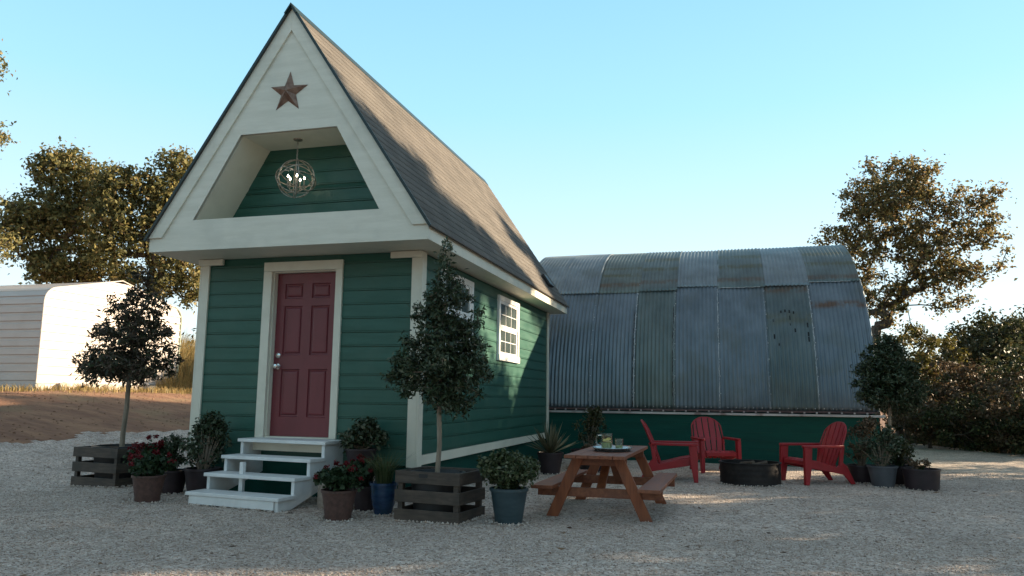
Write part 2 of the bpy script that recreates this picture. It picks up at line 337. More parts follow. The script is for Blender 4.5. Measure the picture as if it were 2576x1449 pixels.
# loose stones on the gravel
rng = np.random.default_rng(3)
def stones(n, s0, s1, region):
    x0, x1, y0, y1 = region
    x = rng.uniform(x0, x1, n); y = rng.uniform(y0, y1, n); k = in_gravel(x, y) & ~((x > -2.9) & (x < -.02) & (y > .05) & (y < 6.6)) & (y < 6.6)
    return x[k], y[k], rng.uniform(s0, s1, k.sum())
parts = [stones(70000, .005, .0105, (-5.5, 8, -4.6, -.6)), stones(30000, .007, .013, (-8, 10, -.6, 6.5)), stones(900, .012, .018, (-6, 9, -4, 5))]
x = np.concatenate([p[0] for p in parts]); y = np.concatenate([p[1] for p in parts]); s = np.concatenate([p[2] for p in parts]); n = len(x)
oc = np.array([(1,0,0),(0,1,0),(-1,0,0),(0,-1,0),(0,0,1),(0,0,-.6)], float)
of = np.array([(0,1,4),(1,2,4),(2,3,4),(3,0,4),(1,0,5),(2,1,5),(3,2,5),(0,3,5)])
a = rng.uniform(0, 6.28, n); ca, sa = np.cos(a), np.sin(a)
V = oc[None]*s[:, None, None]*rng.uniform(.65, 1.35, (n, 6, 1))*np.stack([np.ones(n), rng.uniform(.6, 1, n), rng.uniform(.45, .8, n)], 1)[:, None]
Vx = V[..., 0]*ca[:, None]-V[..., 1]*sa[:, None]; Vy = V[..., 0]*sa[:, None]+V[..., 1]*ca[:, None]
V = np.stack([Vx+x[:, None], Vy+y[:, None], V[..., 2]+(hg(x, y)+.014)[:, None]], -1).reshape(-1, 3)
F = (of[None]+np.arange(n)[:, None, None]*6).reshape(-1, 3)
o = npmesh('gravel_stones', V, F, STONES); o['kind'] = 'stuff'; o['label'] = 'pale crushed stones covering the yard'; o['category'] = 'gravel'

def clods(name, n, s0, s1, f, m, lab, cat):
    x = rng.uniform(-22, -6, n); y = rng.uniform(-4, 20, n); k = f(x, y); x = x[k]; y = y[k]; n = len(x); s = rng.uniform(s0, s1, n)**1.0
    V = oc[None]*s[:, None, None]*rng.uniform(.6, 1.4, (n, 6, 3))*np.array([1, 1, .6])
    V = (V+np.stack([x, y, hg(x, y)], 1)[:, None]).reshape(-1, 3); F = (of[None]+np.arange(n)[:, None, None]*6).reshape(-1, 3)
    o = npmesh(name, V, F, m); o['kind'] = 'stuff'; o['label'] = lab; o['category'] = cat
clods('dirt_clods', 16000, .008, .032, lambda x, y: (~in_gravel(x, y)) & (-x*.75+y*.35 < 12.5) & (rng.random(len(x)) < .6), leafmat('dirt_clod', [(.15,.07,.038),(.22,.115,.062),(.30,.18,.11),(.20,.13,.08)], 0, .95), 'small clods and stones strewn over the red dirt', 'clods')
n = 420; x = rng.uniform(-7, 10, n); y = rng.uniform(-4.5, 8, n); k = in_gravel(x, y) & ~((x > -3) & (x < .1) & (y > -.1)) & (y < 6.6); x = x[k]; y = y[k]; n = len(x)
a = rng.uniform(0, 6.28, n); L = rng.uniform(.018, .045, n); ti = rng.uniform(-.4, .4, (n, 4))*L[:, None]
dx = np.stack([-np.cos(a)*L, np.sin(a)*L*.4, np.cos(a)*L, -np.sin(a)*L*.4], 1); dy = np.stack([-np.sin(a)*L, -np.cos(a)*L*.4, np.sin(a)*L, np.cos(a)*L*.4], 1)
V = np.stack([x[:, None]+dx, y[:, None]+dy, (hg(x, y)+.036)[:, None]+ti*.6], -1).reshape(-1, 3)
o = npmesh('fallen_leaves', V, np.arange(n*4).reshape(n, 4), leafmat('dead_oak_leaf', [(.05,.025,.012),(.12,.06,.03),(.20,.12,.06),(.035,.02,.014)], 0, .8)); o['kind'] = 'stuff'; o['label'] = 'dead brown leaves scattered on the gravel'; o['category'] = 'leaves'
# ------------------------------------------------------------------ cabin
W, D = 2.94, 6.59
ZF, ZT = .42, 2.876
EX0, EX1, EY, XA = -3.27, .357, -.648, -1.46
ZE, ZFA, ZAP = 2.877, 3.042, 5.78
cabin = thing('cabin', 'green steep roofed cabin with cream gable and maroon door', 'cabin', (0, 0, 0))
STEP = .167
def siding_profile(z0, z1):
    """outline of stacked log-lap boards: list of (out, z)"""
    p = []; z = z0
    while z < z1-1e-4:
        h = min(STEP, z1-z)
        for o_, f in ((.009, 0), (.009, .035), (.024, .045), (.0245, .125), (.019, .135), (.019, .155), (.0245, .165), (.0225, .985), (.009, .99)):
            if f*STEP <= h+1e-6: p.append((o_, z+f*STEP))
        z += STEP
    p.append((.009, z1))
    return p
def siding(mb, axis_, a, b, z0, z1, sign):
    prof = siding_profile(z0, z1); prof = [(o_, z) for o_, z in prof]
    if axis_ == 'x': poly = [(sign*(-o_), z) for o_, z in prof]+[(sign*.02, z1), (sign*.02, z0)]; mb.extrude(poly, 'x', a, b)
    else: poly = [(sign*o_, z) for o_, z in prof]+[(-sign*.02, z1), (-sign*.02, z0)]; mb.extrude(poly, 'y', a, b)
DX0, DX1, DZ0, DZ1 = -2.06, -.98, .68, 2.81     # outer door casing
def zsnap(z, up): 
    k = (z-ZF)/STEP; k = math.ceil(k) if up else math.floor(k); return ZF+k*STEP
m = MB(); siding(m, 'x', -W+.05, DX0+.05, ZF, ZT, 1); siding(m, 'x', DX1-.05, -.05, ZF, ZT, 1)
m.box(DX0+.051, DX1-.051, -.018, .02, DZ1-.05, ZT); m.box(DX0+.051, DX1-.051, -.018, .02, ZF, DZ0-.001)
m.build('front_wall', GREEN, cabin)
m = MB(); siding(m, 'y', .05, D-.05, ZF+.10, ZT, 1); m.build('side_wall', GREEN, cabin)
m = MB(); siding(m, 'y', .05, D-.05, ZF+.10, ZT, -1)
m.X = Matrix.Translation((-W, 0, 0)); m.v = [(v[0]-W, v[1], v[2]) for v in m.v]; m.X = Matrix.Identity(4); m.build('side_wall', GREEN, cabin)
MB().box(-W+.02, -.02, D-.06, D-.005, ZF, ZT).build('back_wall', GREEN, cabin)
# skirt below the walls
m = MB(); m.box(-W+.03, -.03, .03, .055, -.05, ZF-.002); m.box(-.055, -.031, .056, D-.03, -.05, ZF-.002); m.box(-W+.031, -W+.055, .056, D-.03, -.05, ZF-.002); m.build('skirt', GREEN2, cabin)
# corner posts and bottom trim
def corner(x, y, sx, sy):
    m = MB(); m.box(min(x+sx*.026, x-sx*.085), max(x+sx*.026, x-sx*.085), min(y-sy*.048, y-sy*.022), max(y-sy*.048, y-sy*.022), ZF-.03, ZT-.002)
    m.box(min(x+sx*.027, x+sx*.050), max(x+sx*.027, x+sx*.050), min(y-sy*.048, y+sy*.085), max(y-sy*.048, y+sy*.085), ZF-.031, ZT-.003)
    return m.build('corner_post', CREAM, cabin, bev=.003)
corner(0, 0, 1, 1); corner(-W, 0, -1, 1); corner(0, D, 1, -1); corner(-W, D, -1, -1)
for sx, x0 in ((1, 0), (-1, -W)):
    MB().box(min(x0, x0+sx*.040), max(x0, x0+sx*.040), .087, D-.087, ZF-.012, ZF+.098).build('bottom_trim', CREAM, cabin, bev=.003)
MB().box(-W+.087, DX0-.002, -.040, 0, ZF-.012, ZF+.07).build('bottom_trim', GREEN, cabin, bev=.003)
MB().box(DX1+.002, -.087, -.040, 0, ZF-.012, ZF+.07).build('bottom_trim', GREEN, cabin, bev=.003)
# frieze blocks
MB().box(-W-.055, -W+.30, -.085, -.049, 2.795, 2.872).build('frieze_block', CREAM, cabin, bev=.003)
MB().box(-.345, .055, -.085, -.049, 2.795, 2.872).build('frieze_block', CREAM, cabin, bev=.003)
# door casing, jamb, door
m = MB(); yc = -.052
m.box(DX0, DX0+.115, yc, -.0, DZ0-.0, DZ1-.116); m.box(DX1-.09, DX1, yc, -.0, DZ0, DZ1-.116); m.box(DX0, DX1, yc-.002, 0, DZ1-.115, DZ1)
m.build('door_frame', CREAM, cabin, bev=.004)
JX0, JX1, JZ = DX0+.115, DX1-.09, DZ1-.115
m = MB(); m.box(JX0-.03, JX0+.012, -.0, .13, DZ0, JZ+.02); m.box(JX1-.012, JX1+.03, 0, .13, DZ0, JZ+.02); m.box(JX0+.013, JX1-.013, 0, .129, JZ-.012, JZ+.03); m.box(JX0+.013, JX1-.013, -.03, .12, DZ0-.03, DZ0+.012)
m.build('door_jamb', CREAM, cabin)
dx0, dx1, dz0, dz1, dy = JX0+.014, JX1-.014, DZ0+.014, JZ-.015, .070
dw, dh = dx1-dx0, dz1-dz0
panels = []
for fx0, fx1 in ((.13, .43), (.57, .87)):
    for a_, b_ in ((.842, .935), (.49, .795), (.115, .405)): panels.append((dx0+fx0*dw, dx0+fx1*dw, dz0+a_*dh, dz0+b_*dh))
m = MB()
xs = sorted({dx0, dx1, *[p[0] for p in panels], *[p[1] for p in panels]}); zs = sorted({dz0, dz1, *[p[2] for p in panels], *[p[3] for p in panels]})
for i in range(len(xs)-1):
    for j in range(len(zs)-1):
        cx, cz = (xs[i]+xs[i+1])/2, (zs[j]+zs[j+1])/2
        if any(p[0] < cx < p[1] and p[2] < cz < p[3] for p in panels): continue
        m.add([(xs[i], dy, zs[j]), (xs[i+1], dy, zs[j]), (xs[i+1], dy, zs[j+1]), (xs[i], dy, zs[j+1])], [(0, 1, 2, 3)])
for p in panels:
    rings = [(0, 0), (.008, .018), (.024, .020), (.034, .006), (.05, .003)]
    vs = []
    for ins, dd in rings: vs += [(p[0]+ins, dy+dd, p[2]+ins), (p[1]-ins, dy+dd, p[2]+ins), (p[1]-ins, dy+dd, p[3]-ins), (p[0]+ins, dy+dd, p[3]-ins)]
    fs = [(r*4+k, r*4+(k+1) % 4, r*4+4+(k+1) % 4, r*4+4+k) for r in range(4) for k in range(4)]+[(16, 17, 18, 19)]
    m.add(vs, fs)
m.box(dx0, dx1, dy+.030, dy+.045, dz0, dz1)
for q in ((dx0, dx0), (dx1, dx1)): m.add([(q[0], dy, dz0), (q[0], dy+.03, dz0), (q[0], dy+.03, dz1), (q[0], dy, dz1)], [(0, 1, 2, 3)])
me_ = m
me = bpy.data.meshes.new('door'); me.from_pydata(m.v, [], m.f); me.materials.append(DOOR)
door = bpy.data.objects.new('door', me); COL.objects.link(door); door.parent = cabin
def knob(z, big):
    m = MB(); kx = dx0+.065
    prof = [(0.001, 0), (.034, 0), (.034, .008), (.012, .012), (.012, .035), (.026, .042), (.031, .056), (.026, .070), (.001, .076)] if big else [(.001, 0), (.032, 0), (.032, .014), (.022, .022), (.001, .024)]
    m.X = Matrix.Translation((kx, dy, z)) @ Matrix.Rotation(R(90), 4, 'X'); m.lathe(prof, 20)
    return m.build('door_knob' if big else 'deadbolt', CHROME, door, smooth=True)
knob(1.53, True); knob(1.665, False)
# windows on the right wall
def window(y0, y1, z0, z1):
    fr = MB(); X0, X1 = .026, .062; t = .075
    fr.box(X0-.02, X1, y0, y0+t, z0+.10, z1-t); fr.box(X0-.02, X1, y1-t, y1, z0+.10, z1-t); fr.box(X0-.02, X1+.002, y0-.002, y1+.002, z1-t, z1); fr.box(X0-.02, X1+.012, y0-.01, y1+.01, z0, z0+.10)
    f = fr.build('window', WINW, cabin, bev=.003)
    iz0, iz1 = z0+.10, z1-t; zm = (iz0+iz1)/2
    s = MB()
    for a_, b_, xo in ((zm, iz1, .046), (iz0, zm, .040)):
        s.box(xo-.03, xo, y0+t, y0+t+.05, a_, b_); s.box(xo-.03, xo, y1-t-.05, y1-t, a_, b_); s.box(xo-.03, xo+.001, y0+t+.05, y1-t-.05, b_-.045, b_); s.box(xo-.03, xo+.001, y0+t+.05, y1-t-.05, a_, a_+.04)
        for k in (1, 2): yy = y0+t+.05+(y1-y0-2*t-.1)*k/3; s.box(xo-.016, xo-.006, yy-.006, yy+.006, a_+.04, b_-.045)
        zz = (a_+b_)/2; s.box(xo-.015, xo-.007, y0+t+.05, y1-t-.05, zz-.006, zz+.006)
    s.build('sash', WINW, f)
    p = MB(); p.box(.004, .0285, y0+t, y1-t, zm, iz1-.02); p.box(.004, .0262, y0+t, y1-t, iz0+.02, zm-.001); p.build('pane', GLASS, f)
window(3.09, 4.29, 1.755, 2.775); window(.62, 1.82, 1.755, 2.775)
# gable face with its opening, raised rake boards and the recess
OP = [(-2.672, 3.245), (-.240, 3.245), (-.812, 4.255), (-2.080, 4.255)]
G = [(EX0, ZE), (EX1, ZE), (EX1, ZFA), (XA, ZAP), (EX0, ZFA)]
m = MB(); y0, y1 = EY, EY+.045
vs = [(x_, y0, z_) for x_, z_ in G+OP]+[(x_, y1, z_) for x_, z_ in G+OP]
fr = [(0, 1, 6, 5), (1, 2, 6), (2, 7, 6), (2, 3, 7), (3, 8, 7), (3, 4, 8), (4, 5, 8), (4, 0, 5)]
bk = [tuple(i+9 for i in reversed(f)) for f in fr]
m.add(vs, fr+bk+[(i, (i+1) % 5, (i+1) % 5+9, i+9) for i in range(5)]); m.build('gable_panel', CREAMG, cabin)
nL = Vector((-(ZAP-ZFA), XA-EX0)).normalized()    # outward normal of the left slope in (x,z)
def rake(side):
    a = Vector((EX0 if side < 0 else EX1, ZFA)); b_ = Vector((XA, ZAP)); n = Vector((nL.x, nL.y)) if side < 0 else Vector((-nL.x, nL.y))
    wv = .155; ai = a - n*wv; bi = b_ - n*wv
    # inner edge clipped to the base and to the centre line
    d = (b_-a).normalized(); ai2 = ai + d*((ZFA+.0-ai.y)/d.y); bi2 = bi + d*((XA-bi.x)/d.x)
    poly = [tuple(a+d*.0), tuple(b_), tuple(bi2), tuple(ai2)]
    m = MB(); m.extrude([(p[0], p[1]) for p in poly], 'y', EY-.026, EY-.001); m.build('rake_board', CREAMG, cabin, bev=.003)
rake(-1); rake(1)
m = MB(); back = .0-.03
inner = [(x_, z_) for x_, z_ in OP]; cxo, czo = -1.46, 3.7
outer = [(cxo+(x_-cxo)*1.03, czo+(z_-czo)*1.04) for x_, z_ in OP]
for k in range(4):
    k2 = (k+1) % 4
    q = [(inner[k][0], EY+.0455, inner[k][1]), (inner[k2][0], EY+.0455, inner[k2][1]), (inner[k2][0], back, inner[k2][1]), (inner[k][0], back, inner[k][1]),
         (outer[k][0], EY+.0455, outer[k][1]), (outer[k2][0], EY+.0455, outer[k2][1]), (outer[k2][0], back, outer[k2][1]), (outer[k][0], back, outer[k][1])]
    m.add(q, [(0, 1, 2, 3), (4, 7, 6, 5), (0, 4, 5, 1), (2, 6, 7, 3)])
m.build('recess_lining', CREAM, cabin)
m = MB(); siding(m, 'x', -2.72, -.20, ZF+16*STEP+.10, ZF+20*STEP, 1); siding(m, 'x', -2.36, -.58, ZF+20*STEP, ZF+23.9*STEP, 1); m.v = [(v[0], v[1]-.012, v[2]) for v in m.v]; m.build('recess_back_wall', GREEN, cabin)
# soffit and eave fascia
YB = D+.324
m = MB(); m.box(EX0+.01, EX1-.03, EY+.046, -.003, ZE+.003, ZE+.02); m.box(.0, EX1-.03, -.002, YB-.03, ZE+.002, ZE+.02); m.box(EX0+.03, -W, -.002, YB-.03, ZE+.002, ZE+.02); m.build('soffit', CREAM, cabin)
MB().box(EX1-.028, EX1-.001, EY+.047, YB, ZE, ZFA).build('fascia', CREAM, cabin, bev=.003)
MB().box(EX0+.001, EX0+.028, EY+.047, YB, ZE, ZFA).build('fascia', CREAM, cabin, bev=.003)
MB().extrude(G, 'y', YB-.04, YB-.002).build('rear_gable', CREAMG, cabin)
# roof slabs: shingles in real courses
sl_len = math.hypot(EX1-XA, ZAP-ZFA)
def roof_side(side):
    ex = EX1 if side > 0 else EX0; d = Vector((XA-ex, 0, ZAP-ZFA)).normalized(); n = Vector((-d.z, 0, d.x)) if side < 0 else Vector((d.z, 0, -d.x))
    if n.z < 0: n = -n
    a = Vector((ex, 0, ZFA)) - d*.045
    m = MB(); ncr = 24; L = sl_len+.045+.015
    prof = []
    for k in range(ncr): prof += [(L*k/ncr, .0225), (L*(k+1)/ncr, .019)]
    pts = [a + d*s_ + n*h_ for s_, h_ in prof]+[a+d*L+n*.003, a+n*.003]
    m.extrude([(p.x, p.z) for p in pts], 'y', EY-.045, YB+.03)
    m.build('roof', SHIN, cabin)
    e = MB(); P0 = a+n*.001; P1 = a+d*L+n*.001
    e.extrude([(p.x, p.z) for p in (a-n*.004, a+n*.028, a+d*L+n*.028, a+d*L-n*.004)], 'y', EY-.058, EY-.046)
    e.build('drip_edge', DARKG, cabin)
roof_side(1); roof_side(-1)
m = MB(); zc = ZAP+.035
m.extrude([(XA-.085, zc-.115), (XA, zc+.012), (XA+.085, zc-.115), (XA+.070, zc-.125), (XA, zc-.018), (XA-.070, zc-.125)], 'y', EY-.075, YB+.04)
m.build('ridge_cap', DARKG, cabin)
d = Vector((XA-EX1, 0, ZAP-ZFA)).normalized(); n = Vector((d.z, 0, -d.x)); c = Vector((EX1, 0, ZFA))+d*.42+n*.03
m = MB()
for s0, s1, h0, h1, ya, yb_ in ((-.13, .13, 0, .055, 5.80, 6.12),):
    p = [c+d*s0+n*h0, c+d*s1+n*h0, c+d*s1+n*h1, c+d*s0+n*h1]; m.extrude([(q.x, q.z) for q in p], 'y', ya, yb_)
m.build('roof_vent', BLACKP, cabin, bev=.01)

# barn star on the gable
star = thing('barn_star', 'rusty bronze five pointed metal star on the gable', 'star', (-1.462, EY-.004, 4.725))
m = MB(); ro, ri = .262, .105; vs = [(0, -.07, 0)]
for k in range(10):
    a = R(90+36*k-2); r = ro if k % 2 == 0 else ri; vs.append((r*math.cos(a), 0, r*math.sin(a)))
m.add(vs, [(0, 1+k, 1+(k+1) % 10) for k in range(10)]+[tuple(range(10, 0, -1))]); m.build('star_plate', STAR, star)
# orb chandelier in the recess
SILV = mat('aged_silver', (.24,.20,.16), (.50,.45,.38), (30,30,30), rough=.4, metal=.75)
ch = thing('chandelier', 'round open orb chandelier of metal rings with lit candle bulbs', 'chandelier', (-1.50, -.34, 3.765))
for k, (ax, az, r) in enumerate(((0, 8, .232), (6, 62, .226), (0, -52, .235), (80, 20, .229), (52, 70, .224), (-30, 40, .236), (62, -40, .220))):
    Mx = Matrix.Rotation(R(az), 4, 'Z') @ Matrix.Rotation(R(90+ax), 4, 'X')
    m = MB(); m.tube([Mx @ Vector((r*math.cos(t), r*math.sin(t), 0)) for t in [2*math.pi*i/40 for i in range(40)]], .006, 6, closed=True)
    m.build('ring', SILV, ch, smooth=True)
MB().tube([(0, 0, -.20), (0, 0, .26)], .006, 8).build('stem', SILV, ch)
m = MB()
for i in range(10):
    z = .255+i*.022; Mx = Matrix.Translation((0, 0, z)) @ Matrix.Rotation(R(90*(i % 2)), 4, 'Z') @ Matrix.Rotation(R(90), 4, 'X')
    m.tube([Mx @ Vector((.008*math.cos(t), .016*math.sin(t), 0)) for t in [2*math.pi*j/10 for j in range(10)]], .003, 5, closed=True)
m.build('chain', SILV, ch)
MB().lathe([(.001, 0), (.05, .0), (.055, .012), (.001, .012)], 20, (0, 0, .478)).build('ceiling_plate', SILV, ch)
BULB = bpy.data.materials.new('lit_bulb'); BULB.use_nodes = True; bb = BULB.node_tree.nodes['Principled BSDF']
bb.inputs['Base Color'].default_value = (.9,.85,.7,1); bb.inputs['Emission Color'].default_value = (1,.88,.65,1); bb.inputs['Emission Strength'].default_value = 9
CAND = mat('ivory_candle_sleeve', (.34,.29,.22), rough=.5)
for k in range(5):
    a = R(72*k+20); x_, y_ = .10*math.cos(a), .10*math.sin(a)
    m = MB(); m.tube([(0, 0, -.13), (x_*.6, y_*.6, -.15), (x_, y_, -.12), (x_, y_, -.09)], .004, 6); m.lathe([(.001, 0), (.02, .004), (.02, .008), (.001, .008)], 12, (x_, y_, -.09)); m.build('arm', SILV, ch)
    c_ = MB().lathe([(.007, 0), (.007, .075), (.001, .076)], 10, (x_, y_, -.08)).build('candle', CAND, ch)
    MB().lathe([(.005, 0), (.010, .010), (.009, .020), (.004, .034), (.001, .038)], 10, (x_, y_, -.004)).build('bulb', BULB, c_, smooth=True)

# ------------------------------------------------------------------ front steps
st = thing('front_steps', 'white painted wooden steps with four open treads at the door', 'steps', (-1.471, -.424, 0), -.126)
SW, RUN, RI = 1.236, .245, .175
for k in range(4):
    y_ = -RUN*k; z_ = RI*(4-k)-.02
    MB().box(-SW/2, SW/2, y_, y_+RUN+.035 if k else y_+.40, z_-.038, z_).build('tread', WHITE, st, bev=.006)
poly = [(-.030+-RUN*-0+.06-.06, RI*4-.0585)]
poly = [(.385, RI*4-.0585)]
for k in range(4):
    poly.append((-RUN*k+.03, RI*(4-k)-.0585)); poly.append((-RUN*k+.03, max(RI*(3-k)-.0585, 0)))
poly += [(-RUN*3+.20, 0), (.385, RI*4-.42)]
for x_ in (-SW/2+.025, SW/2-.065):
    m = MB(); m.extrude(poly, 'x', x_, x_+.04); m.build('stringer', WHITE, st, bev=.003)
MB().box(-.20, -.15, -.40, -.36, 0, RI*2.6).build('centre_support', WHITE, st)
MB().box(-SW/2+.066, SW/2-.066, -RUN*3+.012, -RUN*3+.030, .03, RI-.0595).build('riser', WHITE, st, bev=.002)
MB().box(-SW/2+.066, SW/2-.066, .19, .21, RI*3+.015, RI*4-.0595).build('riser', CREAM, st)
# small wooden stand beside the steps
sd_ = thing('plant_stand', 'low pale weathered wooden stand squeezed beside the right side of the steps', 'stand', (-.62, -.42, 0), -.1)
MB().box(-.17, .17, -.36, .30, .335, .370).build('top_board', OLDW, sd_, bev=.003)
for x_ in (-.14, .10):
    for y_ in (-.33, .24): MB().box(x_, x_+.09, y_, y_+.04, 0, .334).build('leg', OLDW, sd_, bev=.003)

# ------------------------------------------------------------------ arched metal hut
hut = thing('arched_metal_hut', 'long arched hut of corrugated galvanised sheets on a dark green base wall', 'hut', (0, 0, 0))
XE, XL, YQ, RQ, ZS, HQ, NE = 6.02, -.80, 6.73, 4.3, 1.0, 3.75, 1.95
def arc(t):
    c = abs(math.cos(t))**(2/NE); s_ = abs(math.sin(t))**(2/NE)
    return (YQ+RQ*(1-c) if t <= math.pi/2 else YQ+RQ*(1+c), ZS+HQ*s_)
NA = 260; AT = [math.pi*i/NA for i in range(NA+1)]; AP = np.array([arc(t) for t in AT])
AL = np.concatenate([[0], np.cumsum(np.hypot(*np.diff(AP, axis=0).T))]); LT = AL[-1]
def apt(s_):
    y_ = np.interp(s_, AL, AP[:, 0]); z_ = np.interp(s_, AL, AP[:, 1]); e = .02
    dy_ = np.interp(s_+e, AL, AP[:, 0])-np.interp(s_-e, AL, AP[:, 0]); dz_ = np.interp(s_+e, AL, AP[:, 1])-np.interp(s_-e, AL, AP[:, 1])
    l = np.hypot(dy_, dz_); return y_, z_, -dz_/l, dy_/l
def sheet(x0, x1, s0, s1, off, m, rows, name='roof_sheet', label=None):
    PC = .0762; nx = int((x1-x0)/PC*6)+1; xs = np.linspace(x0, x1, nx); ss = np.linspace(s0, s1, rows)
    y_, z_, ny, nz_ = apt(ss); Xg, Sg = np.meshgrid(xs, np.arange(rows))
    h = .0135*np.cos(2*np.pi*xs/PC)[None]+off + .004*np.sin(Sg*.9+xs[None]*2.3+x0)
    h = h + np.where((xs > x1-.05), .006, 0)[None]
    V = np.stack([Xg, y_[Sg]+ny[Sg]*h, z_[Sg]+nz_[Sg]*h], -1).reshape(-1, 3)
    i, j = np.meshgrid(np.arange(nx-1), np.arange(rows-1)); a = (j*nx+i).ravel()
    o = npmesh(name, V, np.stack([a, a+1, a+1+nx, a+nx], 1), m, hut, smooth=True)
    md = o.modifiers.new('thick', 'SOLIDIFY'); md.thickness = .002; md.offset = 0
    if label: o['label'] = label
    return o
s_at = lambda z: float(np.interp(z, AP[:NA//2, 1], AL[:NA//2]))
lx = [XL, .02, .82, 1.69, 2.46, 3.30, 4.19, 5.03, XE]
lm_ = [SH_BLUE, SH_BLUE, SH_BLUE, SH_GREEN, SH_BLUE, SH_BLUE, SH_DARK, SH_RUST]
um_ = [SH_U1, SH_U1, SH_U2, SH_U3, SH_U1, SH_U3, SH_U1, SH_U3]
lj = [3.45, 3.45, 3.45, 3.47, 3.55, 3.50, 3.52, 3.58]
sealz = []
for k in range(8):
    lo_ = .004*(k % 2)
    sheet(lx[k], lx[k+1]+.03, 0.0, s_at(lj[k]), .004+lo_, lm_[k], 34)
    sheet(lx[k]+.02, lx[k+1]+.05 if k < 7 else lx[k+1], s_at(lj[k])-.10, LT-s_at(lj[k])+.1, .026+lo_, um_[k], 60)
    sheet(lx[k], lx[k+1]+.03, LT-s_at(lj[k]), LT, .004+lo_, SH_GREEN, 14)
# bright lap edges and bolts
SEAL = mat('pale_lap_sealant', (.42,.43,.44), (.62,.63,.62), (30,30,5), rough=.5, metal=.3, lo=.45, hi=.6)
rr = random.Random(5)
for k in range(2, 8):
    m = MB(); x_ = lx[k]+.012; s1 = s_at(lj[k])-.12; pts = []; rad = []; big = k in (3, 5, 7)
    for q in np.arange(.03, s1, .03):
        y_, z_, ny, nz_ = apt(q); pts.append((x_+rr.uniform(-.004, .004), y_+ny*.024, z_+nz_*.024)); rad.append(rr.choice([.007, .006, .008, .003] if big else [.0012, .0012, .0012, .004]))
    m.tube(pts, rad, 5); m.build('lap_sealant', SEAL, hut)
    if k in (4, 3): MB().tube([(p[0]-.022, p[1]+.004, p[2]) for p in pts[:int(len(pts)*.8)]], [rr.uniform(.004, .011) for _ in pts[:int(len(pts)*.8)]], 5).build('lap_gap', BLACKM, hut)
m = MB()
for k in range(2, 8):
    pass
for x0, x1, zz in ((1.02, 1.62, 0), (3.32, 4.15, 0), (5.08, 5.85, 0), (2.5, 3.2, 0)):
    k = next(i for i in range(8) if lx[i] <= x0 < lx[i+1]); s0 = s_at(lj[k])-.105
    if k in (5, 7):
        m2 = []
        n_ = 24
        for i in range(n_):
            x_ = x0+(x1-x0)*i/(n_-1); y_, z_, ny, nz_ = apt(s0); m2.append((x_, y_+ny*.036, z_+nz_*.036+rr.uniform(-.004, .004)))
        m = MB(); m.tube(m2, .006, 5); m.build('joint_edge', SEAL, hut)
m = MB(); x_ = .1
bolt = [(.001, .010), (.007, .009), (.010, .003), (.010, 0)]
while x_ < XE-.02:
    y_, z_, ny, nz_ = apt(.045); m.X = Matrix.Translation((x_, y_-.016, z_)) @ Matrix.Rotation(R(90), 4, 'X'); m.lathe([(r, z) for r, z in bolt], 6); x_ += .0762*2
for k in range(2, 8):
    s_ = .3
    while s_ < 3.0:
        y_, z_, ny, nz_ = apt(s_); m.X = Matrix.Translation((lx[k]+.03, y_+ny*.02, z_+nz_*.02)) @ Matrix.Rotation(R(90), 4, 'X'); m.lathe([(r, z) for r, z in bolt], 6); s_ += .33
o = m.build('bolts', SEAL, hut); o['kind'] = 'stuff'
MB().box(XL, XE+.03, YQ-.030, YQ+.03, .968, 1.004).build('bracket_strip', RUSTB, hut)
for i in range(28):
    x_ = .15+i*.21; MB().box(x_, x_+.03, YQ-.048, YQ-.031, .955, .985).build('clip', SILL, hut)
MB().box(XL, XE+.10, YQ-.075, YQ+.02, .905, .945).build('sill_rail', SILL, hut, bev=.003)
m = MB()
for k in range(6): m.box(XL, XE, YQ-.02, YQ+.02, -.02+k*.155, -.02+k*.155+.154)
m.build('base_wall', GREEN2, hut)
ep = [(float(p[0]), float(p[1])) for p in AP[::10]]
m = MB(); m.extrude([(YQ+.05, 0)]+ep+[(YQ+2*RQ-.05, 0)], 'x', XE-.10, XE-.06); m.build('end_wall', GREEN2, hut); m = MB(); m.extrude([(YQ+.05, 0)]+ep+[(YQ+2*RQ-.05, 0)], 'x', XL+.06, XL+.10); m.build('end_wall', GREEN2, hut)
MB().box(XL+.11, XE-.11, YQ+2*RQ-.02, YQ+2*RQ+.02, -.02, .98).build('rear_base_wall', GREEN2, hut)
# rust-through holes: small dark patches in one sheet
HOLE = mat('dark_rust_hole', (.006,.006,.007), rough=.9)
for dx_, z_ in ((-.10,2.88),(-.03,2.90),(.04,2.885),(.11,2.86),(.04,2.75),(.06,2.62),(.08,2.50),(.32,2.60),(.34,2.42),(.33,2.32),(-.27,2.70),(-.30,2.38),(-.22,2.22)):
    y_, zz, ny, nz_ = apt(s_at(z_)); x_ = round((4.62+dx_)/.0762)*.0762; t = rr.uniform(.025, .06)
    p0 = Vector((x_, y_+ny*.0175, zz+nz_*.0175)); dd = Vector((0, nz_, -ny)).normalized()
    MB().bar(p0-dd*t, p0+dd*t, rr.uniform(.016, .028), .006, (0, ny, nz_)).build('rust_hole', HOLE, hut)

